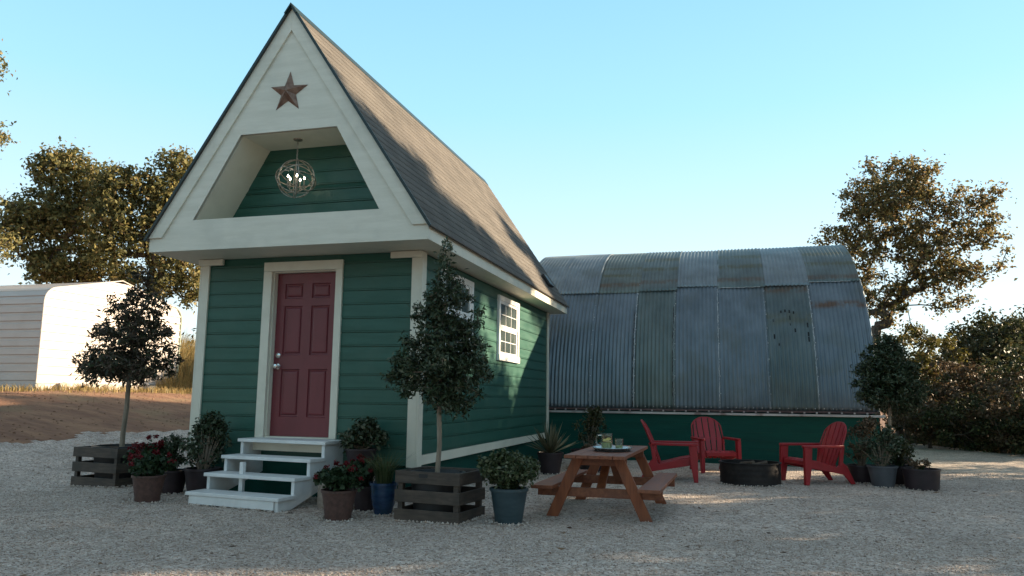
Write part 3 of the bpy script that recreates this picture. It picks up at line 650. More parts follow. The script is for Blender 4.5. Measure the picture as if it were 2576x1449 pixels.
# ------------------------------------------------------------------ foliage
def unit(n, rng):
    v = rng.normal(size=(n, 3)); return v/np.linalg.norm(v, axis=1)[:, None]
def leaf_mesh(name, P, Nn, L, Wd, m, parent, rng, down=0.0):
    """one bent diamond blade at each point"""
    n = len(P); d = unit(n, rng); d = d - Nn*(d*Nn).sum(1)[:, None]*.8; d[:, 2] -= down; d /= np.linalg.norm(d, axis=1)[:, None]
    s = np.cross(d, Nn); ln = np.linalg.norm(s, axis=1)[:, None]; s = s/np.maximum(ln, 1e-4); nn = np.cross(s, d)
    L = L[:, None]; Wd = Wd[:, None]
    mid = P + d*L*.5
    V = np.stack([P, mid+s*Wd*.5+nn*Wd*.22, P+d*L-nn*L*.12, mid-s*Wd*.5+nn*Wd*.22], 1).reshape(-1, 3)
    F = np.arange(n*4).reshape(n, 4)
    return npmesh(name, V, F, m, parent)
def clump_leaves(C, Rr, per, size, rng, flat=.8, asp=.5, shell=.55):
    """points and normals for leaves in clumps of centre C and radius Rr"""
    k = len(C); idx = np.repeat(np.arange(k), per); n = len(idx)
    u_ = unit(n, rng); r = (shell+(1-shell)*rng.random(n))*rng.uniform(.75, 1.15, n)
    P = C[idx]+u_*(r*Rr[idx])[:, None]*np.array([1, 1, flat])
    Nn = u_*.7+unit(n, rng)*.8+np.array([0, 0, .35]); Nn /= np.linalg.norm(Nn, axis=1)[:, None]
    L = size*rng.uniform(.6, 1.35, n)
    return P, Nn, L, L*asp
def tree(name, label, cat, base, crown, trunk_h, tr, ncl, clr, per, size, lm, bark, seed, lean=(0, 0), group=None, asp=.55, flat=.8, root=None, twig=.012, kshell=.55, stray=0.0, down=.0, parent=None):
    """crown: list of ellipsoids (dx,dy,z,rx,ry,rz) relative to the base"""
    rng = np.random.default_rng(seed); base = Vector(base)
    t = parent or thing(name, label, cat, base, 0, group)
    vol = np.array([c[3]*c[4]*c[5] for c in crown]); pr = vol**.8; pr /= pr.sum(); C = []
    tries = 0
    mind = clr*.62
    while len(C) < ncl and tries < ncl*40:
        tries += 1; c = crown[rng.choice(len(crown), p=pr)]; u_ = unit(1, rng)[0]; r = rng.random()**(1/2.2)
        p = np.array([c[0]+u_[0]*c[3]*r, c[1]+u_[1]*c[4]*r, c[2]+u_[2]*c[5]*r])
        if C and np.min(np.linalg.norm(np.array(C)-p, axis=1)) < mind: continue
        C.append(p)
    C = np.array(C); Rr = clr*rng.uniform(.6, 1.25, len(C))
    # skeleton
    nodes = []; par = []; 
    nt_ = 7
    top = np.array([lean[0], lean[1], trunk_h])
    for i in range(nt_):
        f = i/(nt_-1); nodes.append(np.array([lean[0]*f**1.3, lean[1]*f**1.3, trunk_h*f])+(rng.normal(size=3)*trunk_h*(.012 if tr > .1 else .004)*(0 < i))*np.array([1, 1, 0])); par.append(i-1)
    order = np.argsort(np.linalg.norm(C-top, axis=1)); leafn = []
    for i in order:
        A = np.array(nodes); d_ = np.linalg.norm(A-C[i], axis=1)+np.where(A[:, 2] > C[i][2], 1.2*(A[:, 2]-C[i][2]), 0)+np.where(np.arange(len(A)) < 3, 99, 0)
        j = int(np.argmin(d_)); p0 = nodes[j]; p1 = C[i]; L = np.linalg.norm(p1-p0); ns = max(1, int(L/(clr*.9))); last = j
        for q in range(1, ns+1):
            f = q/ns; p = p0+(p1-p0)*f; p = p+rng.normal(size=3)*L*.05*(q < ns)+np.array([0, 0, .10*L*math.sin(math.pi*f)])
            nodes.append(p); par.append(last); last = len(nodes)-1
        leafn.append(last)
    w_ = np.zeros(len(nodes))
    for i in leafn: w_[i] += 1
    for i in range(len(nodes)-1, 0, -1):
        if par[i] >= 0: w_[par[i]] += w_[i]
    rad = np.maximum(tr*(w_/max(w_[0], 1))**.62*.9, twig)
    rad[:nt_] = [max(tr*(1-.22*i/(nt_-1))*(1.25 if i == 0 else 1), rad[i]) for i in range(nt_)]
    m = MB(); m.tube([nodes[i] for i in range(nt_)], list(rad[:nt_]), 9)
    for i in range(nt_, len(nodes)):
        j = par[i]; r0 = min(rad[j], rad[i]*1.6)
        m.tube([nodes[j], nodes[i]], [r0, rad[i]], 5, cap=False)
    m.build('trunk', bark, t, smooth=True)
    P, Nn, L, Wd = clump_leaves(C, Rr, per, size, rng, flat, asp, kshell)
    if stray:
        k = int(len(P)*stray); i = rng.choice(len(P), k); P[i] += unit(k, rng)*clr*.9
    leaf_mesh('crown', P, Nn, L, Wd, lm, t, rng, down)
    return t
def ell(base, lst, dist, depth=.8):
    """crown ellipsoids measured in the photograph, at distance dist, relative to the base"""
    out = []
    for u, v, ru, rv in lst:
        p = at(u, v, dist); ahead = (p-CAM).dot(fwd); k = ahead/FPX
        out.append((p.x-base[0], p.y-base[1]+0, p.z-base[2], ru*k, ru*k*depth, rv*k))
    return out
def gbase(u, dist):
    p = at(u, 1000, dist); return (p.x, p.y, gz(p.x, p.y)-.05)
# right oak behind the hut
b0 = gbase(2196, 26.5)
oak = tree('oak_tree', 'large autumn oak rising behind the right end of the hut', 'tree', b0,
     ell(b0, [(2235,505,120,105),(2170,610,85,95),(2330,610,100,90),(2435,540,75,85),(2415,690,70,50),(2290,450,70,55),(2480,590,45,50),(2240,730,60,45),(2165,720,50,60),(2215,790,45,35),(2340,700,60,40),(2500,520,40,60),(2385,755,55,25),(2075,600,25,35),(2520,650,35,40)], 26.5), 3.6, .17, 400, .36, 56, .12, L_OAKR, BARK, 11, lean=(.2, .1), stray=.12, kshell=.1)
# oaks at the left
b1 = gbase(228, 33)
tree('oak_tree', 'broad oak with domed top standing behind the white shed at the far left', 'tree', b1,
     ell(b1, [(155,430,75,70),(120,545,95,75),(195,540,75,85),(160,655,90,55),(40,570,60,80),(235,660,40,60),(235,480,50,60),(110,650,50,40),(150,700,90,25),(300,690,50,30)], 33), 4.0, .22, 360, .44, 54, .16, L_OAK, BARK, 21, stray=.12, kshell=.1)
b2 = gbase(392, 31)
tree('oak_tree', 'oak with two leaning trunks between the white shed and the cabin gable', 'tree', b2,
     ell(b2, [(290,460,60,50),(350,462,55,50),(395,490,50,50),(440,435,60,60),(310,555,70,60),(430,540,80,70),(350,610,50,40),(465,690,55,50),(500,560,60,80),(265,530,50,60),(270,620,50,60),(310,690,50,30),(430,650,60,55),(485,735,45,45),(410,720,50,30)], 31), 4.6, .22, 400, .42, 52, .155, L_OAK, BARK, 22, lean=(-.7, 0), stray=.12, kshell=.1)
b3 = gbase(-150, 27)
tree('oak_tree', 'oak cut off by the left edge, a few of its twigs against the sky', 'tree', b3,
     ell(b3, [(-70,160,80,60),(-80,350,85,60),(-60,520,60,60),(-40,600,70,70),(-170,300,120,150)], 27), 4.0, .28, 110, .5, 90, .12, L_OAK, BARK, 23, stray=.08, kshell=.35)
# oaks and scrub trees beyond the right edge: they shade the yard
def outside(x_, y_, h, r, label, seed, lmt=L_OAKR, per=120, sz=.13, cl=95):
    b = (x_, y_, gz(x_, y_)-.05)
    rs = random.Random(seed); cr = [(rs.uniform(-.3, .3)*r, rs.uniform(-.3, .3)*r, h-r*rs.uniform(.75, .95), r, r, r*.8), (0, 0, h*.45, r*.9, r*.9, h*.36)]
    return tree('oak_tree', label, 'tree', b, cr, h*.4, .045*h*.5, cl, r*.27, per, sz, lmt, BARK, seed, kshell=.3)
sQ = sd.to_track_quat('Z', 'Y'); sR = sQ @ Vector((1, 0, 0)); sU = sQ @ Vector((0, 1, 0))
def shade_oak(label, lst, dist, seed, dens=1.0, lmt=L_OAKR, tw=.12):
    """oak standing towards the sun; crown lobes given across and above the sun's line to the cabin, in metres"""
    pts = [(Vector((0, 2, 2))+sR*a_+sU*b_+sd*dist, ra, rb) for a_, b_, ra, rb in lst]
    cx = sum(p[0].x*p[1]*p[2] for p in pts)/sum(p[1]*p[2] for p in pts); cy = sum(p[0].y*p[1]*p[2] for p in pts)/sum(p[1]*p[2] for p in pts)
    b = (cx, cy, gz(cx, cy)-.05); cr = [(p.x-b[0], p.y-b[1], p.z-b[2], ra, ra, rb) for p, ra, rb in pts]
    zt = sum(c[2] for c in cr)/len(cr); ar = sum(ra*rb for _, ra, rb in pts)
    return tree('oak_tree', label, 'tree', b, cr, zt*.62, .20, int(ar*17*dens)+20, .50, 125, .17, lmt, BARK, seed, kshell=.25, twig=tw*.12)
shade_oak('tall oak standing right of the yard, nearest the hut', [(-2.2,2.35,1.25,1.15),(-1.25,1.55,1.15,1.0),(-1.1,.25,1.1,.8),(-.2,.45,.55,.35),(-.2,.95,.95,.60),(.75,.62,.8,.36),(-2.0,.3,1.3,1.2)], 19, 31, 1.25)
shade_oak('tall oak standing right of the yard, second from the hut', [(-4.6,2.2,1.6,1.7),(-3.9,.2,1.9,1.6),(-6.0,1.0,1.4,1.7)], 21, 32)
shade_oak('broad oak right of the yard, third from the hut', [(-8.0,2.0,1.9,1.7),(-7.2,-.2,2.0,1.5),(-9.6,.6,1.6,1.8)], 18.5, 33, lmt=L_OAK)
shade_oak('oak right of the camera position, fourth from the hut', [(-11.5,1.6,2.0,1.7),(-12.5,-.4,2.0,1.6)], 17, 34, lmt=L_OAK)
shade_oak('slim tall oak far right behind the brush line', [(4.1,1.0,.75,.60),(3.3,1.75,.40,.45),(3.7,.35,.7,.4)], 27, 35)
shade_oak('unseen low oak right of the fire pit, added to shade the chairs and cabin side', [(.2,-2.1,1.5,.85),(-1.5,-1.5,1.3,.9),(-3.4,-1.8,1.3,1.0),(.65,-1.15,1.3,.55),(-.6,-.4,.9,.6),(-.1,-.9,1.0,.5)], 16, 38, 1.7, L_BRUSHG)  # added out of view: lobes close the sun gap over chairs and lower wall
shade_oak('unseen low scrub oak added to shade the gravel on the right', [(-1.2,-3.6,1.5,.7),(-3.6,-3.4,1.5,.75),(-6.4,-3.6,1.6,.7)], 14.5, 43, 1.15, L_BRUSHG)  # added out of view to cut the sunlit band on the right gravel
shade_oak('unseen low oak right of the picnic table, added to dapple the foreground gravel', [(-5.2,-2.3,1.4,.9),(-7.6,-2.6,1.5,1.0),(-6.2,-1.3,1.6,.7),(-4.1,-1.4,1.3,.6)], 14, 39, .55, L_BRUSHG)  # added out of view, kept sparse so the foreground gravel is dappled
shade_oak('unseen low oak added to shade the gravel nearest the camera', [(-10.4,-2.3,1.5,1.0),(-12.8,-2.2,1.5,1.0),(-9.2,-1.4,1.5,.7),(-11.6,-1.1,1.4,.7)], 13, 40, .75, L_BRUSHG)  # added out of view to cover the lit strip of near gravel
outside(24.0, -7.5, 8.8, 3.0, 'far oak right of the yard with low crown', 36, L_OAK)
outside(12.5, -9.0, 5.4, 2.2, 'small oak right of the camera', 37, L_OAK)
k_ = 0  # unseen oaks added behind the camera, blocking sky light to darken the yard
for src, x_, y_, rz, sc_ in (('far oak', -9, -19, 1, 1.25), ('small oak', -3, -17, 2, 1.4), ('far oak', 3.5, -20, 3, 1.1), ('far oak', 10, -17, .5, 1.1), ('small oak right of the camera', 14.5, -14, 4, 1.3), ('far oak', -15, -14, 2.2, 1.1), ('far oak', -20, -7, 5, 1.0)):
    o_ = next(o for o in COL.objects if o.parent is None and o.name.startswith('oak_tree') and src in o['label'])
    dup(o_, (x_, y_, gz(x_, y_)-.05), rz, 'unseen oak added behind the camera to block sky light, %s' % ['towards the left half', 'left of the middle', 'straight behind', 'right of the middle', 'at the far right corner', 'second from the far left', 'furthest left'][k_], sc_, group='unseen oaks added to block sky light'); k_ += 1
# scrub thicket on the right
def shrub(name, label, x_, y_, h, r, lmt, seed, per=60, size=.11, group=None, cl=None, cat='shrub', z=None, r2=None):
    b = (x_, y_, gz(x_, y_)-.03 if z is None else z)
    cr = [(0, 0, h*.55, r, r*(r2 or 1), h*.45), (r*.3, 0, h*.35, r*.9, r*.8, h*.33)]
    return tree(name, label, cat, b, cr, h*.3, .03*h, cl or int(26+r*12), r*.30, per, size, lmt, BARK, seed, kshell=.2, group=group)
G1 = 'scrub bushes edging the gravel on the right'
def sc(u, dist, v_top, r, lmt, seed, label, size=.11, per=110, cl=None):
    p = at(u, v_top, dist); g = gz(p.x, p.y); shrub('scrub_bush', label, p.x, p.y, p.z-g, r, lmt, seed, per, size, G1, cl)
sc(2245, 25, 765, 1.1, L_YEL, 41, 'yellow green sunlit bush at the foot of the autumn oak', .12)
sc(2335, 27, 800, 1.3, L_YEL, 42, 'yellow brown bush right of the oak trunk')
sc(2400, 24.5, 900, 1.2, L_BRUSH, 43, 'brown dry bush below the gap of sky right of the oak', .10)
sc(2480, 32, 800, 2.4, L_BRUSHG, 44, 'dark green rounded tree left of the tallest scrub at the right edge', .16, 170, 110)
sc(2570, 31, 785, 2.6, L_BRUSHG, 45, 'tallest dark green scrub tree cut by the right edge', .16, 170, 110)
sc(2330, 22.5, 965, 1.1, L_BRUSH, 46, 'low brown bush just behind the potted tree at the hut corner', .09)
sc(2420, 22, 985, 1.2, L_BRUSHG, 47, 'dark low bush second in the row along the gravel edge', .09)
sc(2510, 21.5, 945, 1.3, L_BRUSH, 48, 'brown bush with bare twigs third in the row along the gravel edge', .09)
sc(2600, 21, 960, 1.3, L_BRUSHG, 49, 'dark bush at the right edge of the row along the gravel', .09)
sc(2270, 24, 900, 1.2, L_BRUSHG, 50, 'dark bush hugging the rear right corner of the hut', .10)
sc(2460, 26, 890, 1.5, L_BRUSH, 51, 'tall russet bush in front of the dark scrub trees', .10)
sc(2560, 25, 880, 1.5, L_BRUSHG, 52, 'olive bush near the right edge in front of the dark scrub trees', .10)
sc(2680, 24, 840, 2.0, L_BRUSHG, 53, 'large dark bush beyond the right edge', .12)
for k, (x_, y_, h, r) in enumerate(((13.2, 9.6, 3.6, 1.6), (14.6, 12.6, 3.2, 1.7), (12.9, 6.4, 3.9, 1.7), (12.4, 3.0, 4.2, 1.9), (12.6, -.6, 4.0, 1.9))):
    shrub('scrub_bush', ['leafy scrub bush beyond the right side of the yard, nearest the brush', 'scrub bush furthest back on the right side', 'scrub bush right of the hut end', 'scrub bush right of the fire pit', 'scrub bush right of the picnic table'][k], x_, y_, h, r, L_BRUSHG, 60+k, 80, .13, G1)
# distant wood behind everything
rngw = np.random.default_rng(77); C = []; Rr = []
for k in range(420):
    a = rngw.uniform(R(35), R(150)) if k % 2 else rngw.uniform(R(40), R(80)); d_ = rngw.uniform(70, 95)
    x_, y_ = d_*math.cos(a), d_*math.sin(a); hh = rngw.uniform(1, 5.0)
    C.append((x_, y_, gz(x_, y_)+hh)); Rr.append(rngw.uniform(1.2, 2.4))
P, Nn, L, Wd = clump_leaves(np.array(C), np.array(Rr), 75, .5, rngw)
o = leaf_mesh('distant_wood', P, Nn, L, Wd, L_BRUSHG, None, rngw); o['kind'] = 'stuff'; o['label'] = 'low far off wood along the horizon'; o['category'] = 'wood'
# blades of grass
def blades(name, X, Y, H, Wd, m, parent=None, seed=1, bend=.35, z=None, spread=.25):
    rng = np.random.default_rng(seed); n = len(X); Z = hg(X, Y) if z is None else np.full(n, z)
    a = rng.uniform(0, 6.283, n); o_ = np.stack([np.cos(a), np.sin(a), np.zeros(n)], 1); s = np.stack([-np.sin(a), np.cos(a), np.zeros(n)], 1)
    P = np.stack([X, Y, Z], 1); H = H[:, None]; W_ = Wd if np.isscalar(Wd) else Wd[:, None]
    up_ = np.array([0, 0, 1.]); out = o_*rng.uniform(0, 1, (n, 1))*spread
    m1 = P+(up_+out*.6)*H*.5; t_ = P+(up_*(1-bend*.3)+out*2+o_*bend*rng.uniform(0, 1, (n, 1)))*H
    V = np.stack([P-s*W_*.5, P+s*W_*.5, m1+s*W_*.42, m1-s*W_*.42, t_+s*W_*.06, t_-s*W_*.06], 1).reshape(-1, 3)
    k = np.arange(n)[:, None]*6
    F = np.concatenate([k+np.array([[0, 1, 2, 3]]), k+np.array([[3, 2, 4, 5]])])
    return npmesh(name, V, F, m, parent)
rg = np.random.default_rng(9)
def patch(n, f):
    x_ = rg.uniform(-22, -6, n); y_ = rg.uniform(2, 22, n); k = f(x_, y_); return x_[k], y_[k]
x_, y_ = patch(60000, lambda x_, y_: (np.abs((-x_*.75+y_*.35)-12.7) < 1.0) & ~((x_ < -13.9) & (y_ > 7.6) & (y_ < 13.1)) & (rg.random(len(x_)) < np.clip(1.2-np.abs((-x_*.75+y_*.35)-12.9)/1.0, 0, 1)))
o = blades('dry_grass', x_, y_, rg.uniform(.05, .24, len(x_)), .016, L_DRY, None, 5); o['kind'] = 'stuff'; o['label'] = 'short dry grass in the dirt before the shed'; o['category'] = 'grass'
x_ = rg.uniform(-18.5, -10.5, 42000); y_ = rg.uniform(11.6, 18, 42000); k = ~((x_ < -13.7) & (y_ < 13.25)) & (rg.random(42000) < .9)
x_, y_ = x_[k], y_[k]
o = blades('tall_grass', x_, y_, rg.uniform(.7, 2.5, len(x_))*np.clip((y_-11.2)/2.6, .15, 1)*(.75+.25*np.sin(x_*2.1+y_)), .020, L_DRY, None, 6, bend=.2, spread=.1); o['kind'] = 'stuff'; o['label'] = 'tall yellow sunlit grass right of the shed'; o['category'] = 'grass'
# weeds along the gravel edge on the right
x_ = rg.uniform(7, 15, 30000); y_ = rg.uniform(9, 19, 30000); t_ = x_*.95+y_*.33; k = (t_ > 13.6) & (t_ < 15.5)
x_, y_ = x_[k], y_[k]
o = blades('edge_weeds', x_, y_, rg.uniform(.06, .35, len(x_)), .016, L_GRS, None, 8); o['kind'] = 'stuff'; o['label'] = 'weeds along the far right edge of the gravel'; o['category'] = 'grass'

# ------------------------------------------------------------------ white shed
shed = thing('metal_shed', 'white ribbed metal shed with rounded eaves at the far left', 'shed', (-13.9, 7.7, 1.27), 0)
SWD, SH, SR, SL = 5.3, 2.72, .42, 8.0
def shed_prof(n=7):
    """gable outline (y,z): base, rounded eave, ridge, rounded eave, base"""
    p = [(0, 0)]; sl = math.atan2(.55, SWD/2-.1)
    for i in range(n): a = math.pi-(math.pi/2-sl)*i/(n-1); p.append((SR+SR*math.cos(a), SH-SR+SR*math.sin(a)))
    p.append((SWD/2, SH+.52))
    for i in range(n): a = math.pi/2-sl-(math.pi/2-sl)*i/(n-1); p.append((SWD-SR+SR*math.cos(a), SH-SR+SR*math.sin(a)))
    p.append((SWD, 0)); return p
sp_prof = shed_prof()
def ribbed(poly_pts, depth, pitch):
    """polyline subdivided with ribs pushed outward"""
    P = np.array(poly_pts); L = np.concatenate([[0], np.cumsum(np.hypot(*np.diff(P, axis=0).T))]); out = []
    s_ = 0; 
    marks = []
    while s_ < L[-1]:
        for f, o_ in ((0, 0), (.62, 0), (.70, depth), (.92, depth), (1.0, 0)): marks.append((s_+f*pitch, o_))
        s_ += pitch
    for s1, o_ in marks:
        if s1 > L[-1]: break
        y_ = np.interp(s1, L, P[:, 0]); z_ = np.interp(s1, L, P[:, 1]); e = .03
        ty = np.interp(s1+e, L, P[:, 0])-np.interp(s1-e, L, P[:, 0]); tz = np.interp(s1+e, L, P[:, 1])-np.interp(s1-e, L, P[:, 1]); l = math.hypot(ty, tz)
        out.append((y_-tz/l*(o_), z_+ty/l*(o_)))
    out.append(tuple(P[-1])); return out
rp = ribbed(sp_prof, -.028, .225)
vs = []; fs = []
for x_ in (-SL, -.02):
    vs += [(x_, p[0], p[1]) for p in rp]
n_ = len(rp); fs = [(i, i+1, i+1+n_, i+n_) for i in range(n_-1)]
MB().add(vs, fs).build('shell', SHEDW, shed)
# gable wall with horizontal ribs, clipped by the outline
def yspan(z):
    ys = []
    P = sp_prof
    for i in range(len(P)-1):
        (a0, b0_), (a1, b1_) = P[i], P[i+1]
        if (b0_-z)*(b1_-z) <= 0 and b0_ != b1_: ys.append(a0+(a1-a0)*(z-b0_)/(b1_-b0_))
    return (min(ys), max(ys)) if len(ys) > 1 else (SWD/2-.01, SWD/2+.01)
vs = []; zz = []; z_ = 0.0
while z_ < SH+.50:
    for f, o_ in ((0, 0), (.62, 0), (.70, .022), (.92, .022)): zz.append((z_+f*.225, o_))
    z_ += .225
zz = [q for q in zz if q[0] < SH+.515]
for z_, o_ in zz:
    a_, b_ = yspan(max(z_, .001)); vs += [(o_-.02+.02, a_, z_), (o_-.02+.02, b_, z_)]
fs = [(2*i, 2*i+1, 2*i+3, 2*i+2) for i in range(len(zz)-1)]
MB().add(vs, fs).build('gable_wall', SHEDW, shed)
m = MB(); pts = [(.012, p[0], p[1]) for p in sp_prof]; m.tube(pts[9:], .032, 6); m.build('edge_trim', SHEDT, shed, smooth=True)
m = MB(); m.tube(pts[:10], .018, 6); m.build('edge_trim', SHEDW, shed, smooth=True)
MB().box(-SL, 0, -.015, .03, -.10, -.005).build('base_rail', OLDW, shed)
rs = random.Random(4)
for k in range(7):
    y_ = 7.75+k*.78+rs.uniform(-.1, .1); z0 = gz(-13.75, y_); s_ = rs.uniform(.12, .24)
    bm = bmesh.new(); bmesh.ops.create_icosphere(bm, subdivisions=2, radius=1)
    for v in bm.verts: v.co = Vector((v.co.x*s_*.8, v.co.y*s_*1.3, v.co.z*.13))*(1+.28*(hash01(v.co.x, v.co.y+k, v.co.z)-.5))
    me = bpy.data.meshes.new('foundation_stone'); bm.to_mesh(me); bm.free(); me.materials.append(STONE)
    o = bpy.data.objects.new('foundation_stone', me); COL.objects.link(o); o.location = (-13.78+rs.uniform(-.05, .12), y_, z0+.08)
    tag(o, 'pale rubble stone under the sunlit shed end, %s' % ['at its left corner', 'second from the left corner', 'third from the left corner', 'in the middle', 'third from the right corner', 'second from the right corner', 'at its right corner'][k], 'stone', 'rubble stones under the shed end')
o_ = MB(); o_.bar((-22, 7.55, .98), (-14.1, 7.55, 1.16), .2, .16); tag(o_.build('timber_beam', OLDW), 'weathered timber beam lying along the shaded side of the shed', 'beam')

# ------------------------------------------------------------------ crates with trees
def crate(label, x_, y_, rz, sx, sy, h, group='slatted planter crates'):
    t = thing('planter_crate', label, 'crate', (x_, y_, gz(x_, y_)), rz, group)
    sh = .115*h/.47; gap = (h-3*sh)/2
    for k in range(3):
        z0 = .002+k*(sh+gap); z1 = z0+sh
        MB().box(-sx/2, sx/2, -sy/2, -sy/2+.022, z0, z1).build('slat', CRATE, t, bev=.003)
        MB().box(-sx/2, sx/2, sy/2-.022, sy/2, z0, z1).build('slat', CRATE, t, bev=.003)
        MB().box(-sx/2+.001, -sx/2+.022, -sy/2+.0225, sy/2-.0225, z0+.001, z1-.001).build('slat', CRATE, t, bev=.003)
        MB().box(sx/2-.022, sx/2-.001, -sy/2+.0225, sy/2-.0225, z0+.001, z1-.001).build('slat', CRATE, t, bev=.003)
    for a_ in (-1, 1):
        for b_ in (-1, 1):
            cx, cy = a_*(sx/2-.0485), b_*(sy/2-.0485); MB().box(cx-.025, cx+.025, cy-.025, cy+.025, .001, h-.003).build('corner_block', CRATE, t)
    return t
def pot_mb(r0, r1, h, rim=.02, th=.012, ribs=0, belly=0):
    prof = [(.001, 0), (r0, 0)]
    for i in range(1, 9):
        f = i/8; r = r0+(r1-r0)*f+belly*math.sin(math.pi*f)+(ribs*math.sin(f*22)); prof.append((r, h*f*.92))
    prof += [(r1+rim, h*.92), (r1+rim, h), (r1-th+rim*.2, h), (r1-th-.01, h*.86), (.001, h*.84)]
    return MB().lathe(prof, 28)
def rel(cr): return cr
crate('dark slatted crate at the left end holding the round topped tree', -4.26, .24, -.12, .78, .74, .49)
crate('dark slatted crate in front of the cabin corner', .70, -1.0, -.14, .70, .56, .47)
def potted_tree(label, x_, y_, lean, crown, trunk_h, lm, seed, pr, ph, pm, ncl, clr, per, size, z0=0.0, tr=.022, asp=.36, potname='nursery_pot'):
    z = gz(x_, y_)+z0; t = thing('potted_tree', label, 'tree', (x_, y_, z), 0, 'young trees in pots')
    pot_mb(pr*.82, pr, ph).build(potname, pm, t, smooth=True); MB().lathe([(.001, ph*.9), (pr-.018, ph*.9)], 20).build('soil', SOIL, t)
    return tree('', '', '', (x_, y_, z), crown, trunk_h, tr, ncl, clr, per, size, lm, YBARK, seed, lean=(lean[0]*.6, 0), asp=asp, parent=t, twig=.004, kshell=.15, stray=.05)
potted_tree('young tree with dark reddish conical crown in the left crate', -4.26, .26, (.06, 0),
    [(.0, 0, 1.62, .80, .60, .24), (-.10, 0, 1.46, .74, .55, .18), (.05, 0, 1.95, .58, .48, .28), (.11, 0, 2.28, .40, .34, .28), (.15, 0, 2.60, .20, .17, .26), (-.15, 0, 1.36, .2, .2, .13)], 2.0, L_RED, 71, .33, .50, BLACKP, 250, .11, 32, .072, z0=.003, tr=.034)
potted_tree('tall young holly in the crate before the cabin corner', .66, -1.0, (.05, 0),
    [(-.02, 0, 1.40, .56, .48, .30), (.04, 0, 1.66, .46, .4, .30), (.07, 0, 2.00, .34, .3, .28), (.03, 0, 2.22, .18, .18, .26), (.03, 0, 2.52, .09, .09, .26), (.12, 0, 1.12, .28, .24, .14)], 2.1, L_DARK, 72, .26, .45, BLACKP, 270, .10, 44, .056, z0=.003, tr=.026)
potted_tree('dark bushy young tree in a pot at the far right hut corner', 5.86, 4.9, (0, 0),
    [(0, 0, 1.40, .50, .48, .34), (-.02, 0, 1.72, .42, .4, .36), (-.02, 0, 2.06, .22, .2, .2), (.2, 0, 1.2, .3, .28, .16)], 1.8, L_DARK, 73, .26, .34, DARKPOT, 190, .12, 80, .06, tr=.026)

# ------------------------------------------------------------------ potted plants
def potted(label, x_, y_, pr, ph, pm, kind, ph_top, spread, seed, lmt=None, flowers=0, z0=0, cat='potted plant', ribs=0, belly=0, taper=.74, name='potted_plant', size=.045, ncl=34, per=34, soil=SOIL, fl_z=.9):
    rng = np.random.default_rng(seed)
    t = thing(name, label, cat, (x_, y_, gz(x_, y_)+z0+.002), 0, 'potted plants around the cabin')
    pot_mb(pr*taper, pr, ph, ribs=ribs, belly=belly, rim=.012).build('pot', pm, t, smooth=True)
    MB().lathe([(.001, ph*.885), (pr-.016, ph*.885)], 20).build('soil', soil, t)
    H = ph_top-ph
    if kind in ('bush', 'geranium', 'shrub'):
        cr = [(0, 0, ph+H*.5, spread, spread, H*.5)] if kind != 'shrub' else [(0, 0, ph+H*.38, spread, spread*.9, H*.36), (spread*.2, 0, ph+H*.72, spread*.55, spread*.5, H*.28)]
        P = []; 
        for k in range(ncl):
            c = cr[k % len(cr)]; u_ = unit(1, rng)[0]; r = rng.random()**.45; P.append((c[0]+u_[0]*c[3]*r*.85, c[1]+u_[1]*c[4]*r*.85, c[2]+u_[2]*c[5]*r*.85))
        C = np.array(P); m = MB()
        for c in C:
            b_ = (c[0]*.15, c[1]*.15, ph*.88); mid = (c[0]*.6, c[1]*.6, ph+(c[2]-ph)*.55); m.tube([b_, mid, tuple(c)], [.006, .004, .002], 5, cap=False)
        m.build('stems', YBARK if kind == 'shrub' else L_GER, t)
        q = clump_leaves(C, np.full(ncl, spread*.26)*rng.uniform(.7, 1.2, ncl), per, size, rng, .9, .55 if kind != 'geranium' else .95, .2)
        leaf_mesh('foliage', *q, lmt, t, rng)
    elif kind == 'grass':
        n = 320; a = rng.uniform(0, 6.28, n); r = np.sqrt(rng.random(n))*pr*.6
        blades('foliage', r*np.cos(a), r*np.sin(a), rng.uniform(.45, 1.0, n)*H*1.05, .007, lmt, t, seed, bend=.3, z=ph*.88, spread=.28)
    elif kind == 'yucca':
        V = []; F = []
        for k in range(60):
            el = R(rng.uniform(22, 86)); az = rng.uniform(0, 6.28); L = H*rng.uniform(.75, 1.1); d_ = Vector((math.cos(az)*math.cos(el), math.sin(az)*math.cos(el), math.sin(el))); s_ = Vector((-math.sin(az), math.cos(az), 0)); nn = s_.cross(d_)
            b_ = Vector((0, 0, ph*.9))+d_*.02; i = len(V); wv = .022
            V += [b_-s_*wv*.6, b_+s_*wv*.6, b_+nn*.006*0, b_+d_*L*.45-s_*wv+nn*.012, b_+d_*L*.45+s_*wv+nn*.012, b_+d_*L*.45, b_+d_*L-Vector((0, 0, .03*math.cos(el)))]
            F += [(i, i+2, i+5, i+3), (i+2, i+1, i+4, i+5), (i+3, i+5, i+6), (i+5, i+4, i+6)]
        m = MB(); m.add(V, F); m.build('foliage', lmt, t)
    if flowers:
        C = []
        for k in range(flowers):
            a = rng.uniform(0, 6.28); r = math.sqrt(rng.random())*spread*1.0; z_ = ph+H*(fl_z+.28*rng.random()-.5*(r/spread)**2); C.append((r*math.cos(a), r*math.sin(a), z_))
        for c in C: q = clump_leaves(np.array([c]), np.full(1, .026), 26, .026, rng, .75, .9, .3); leaf_mesh('flower', *q, P_RED, t, rng)
    return t
potted('red geranium in a ribbed brown pot left of the steps', -2.68, -1.04, .165, .29, BROWNPOT, 'geranium', .52, .26, 81, L_GER, 9, ribs=.002, fl_z=.95)
potted('large red flowering plant between the left crate and the brown pot', -3.22, -.42, .17, .26, DARKPOT, 'geranium', .62, .27, 82, L_GER, 34, fl_z=.85, ncl=30)
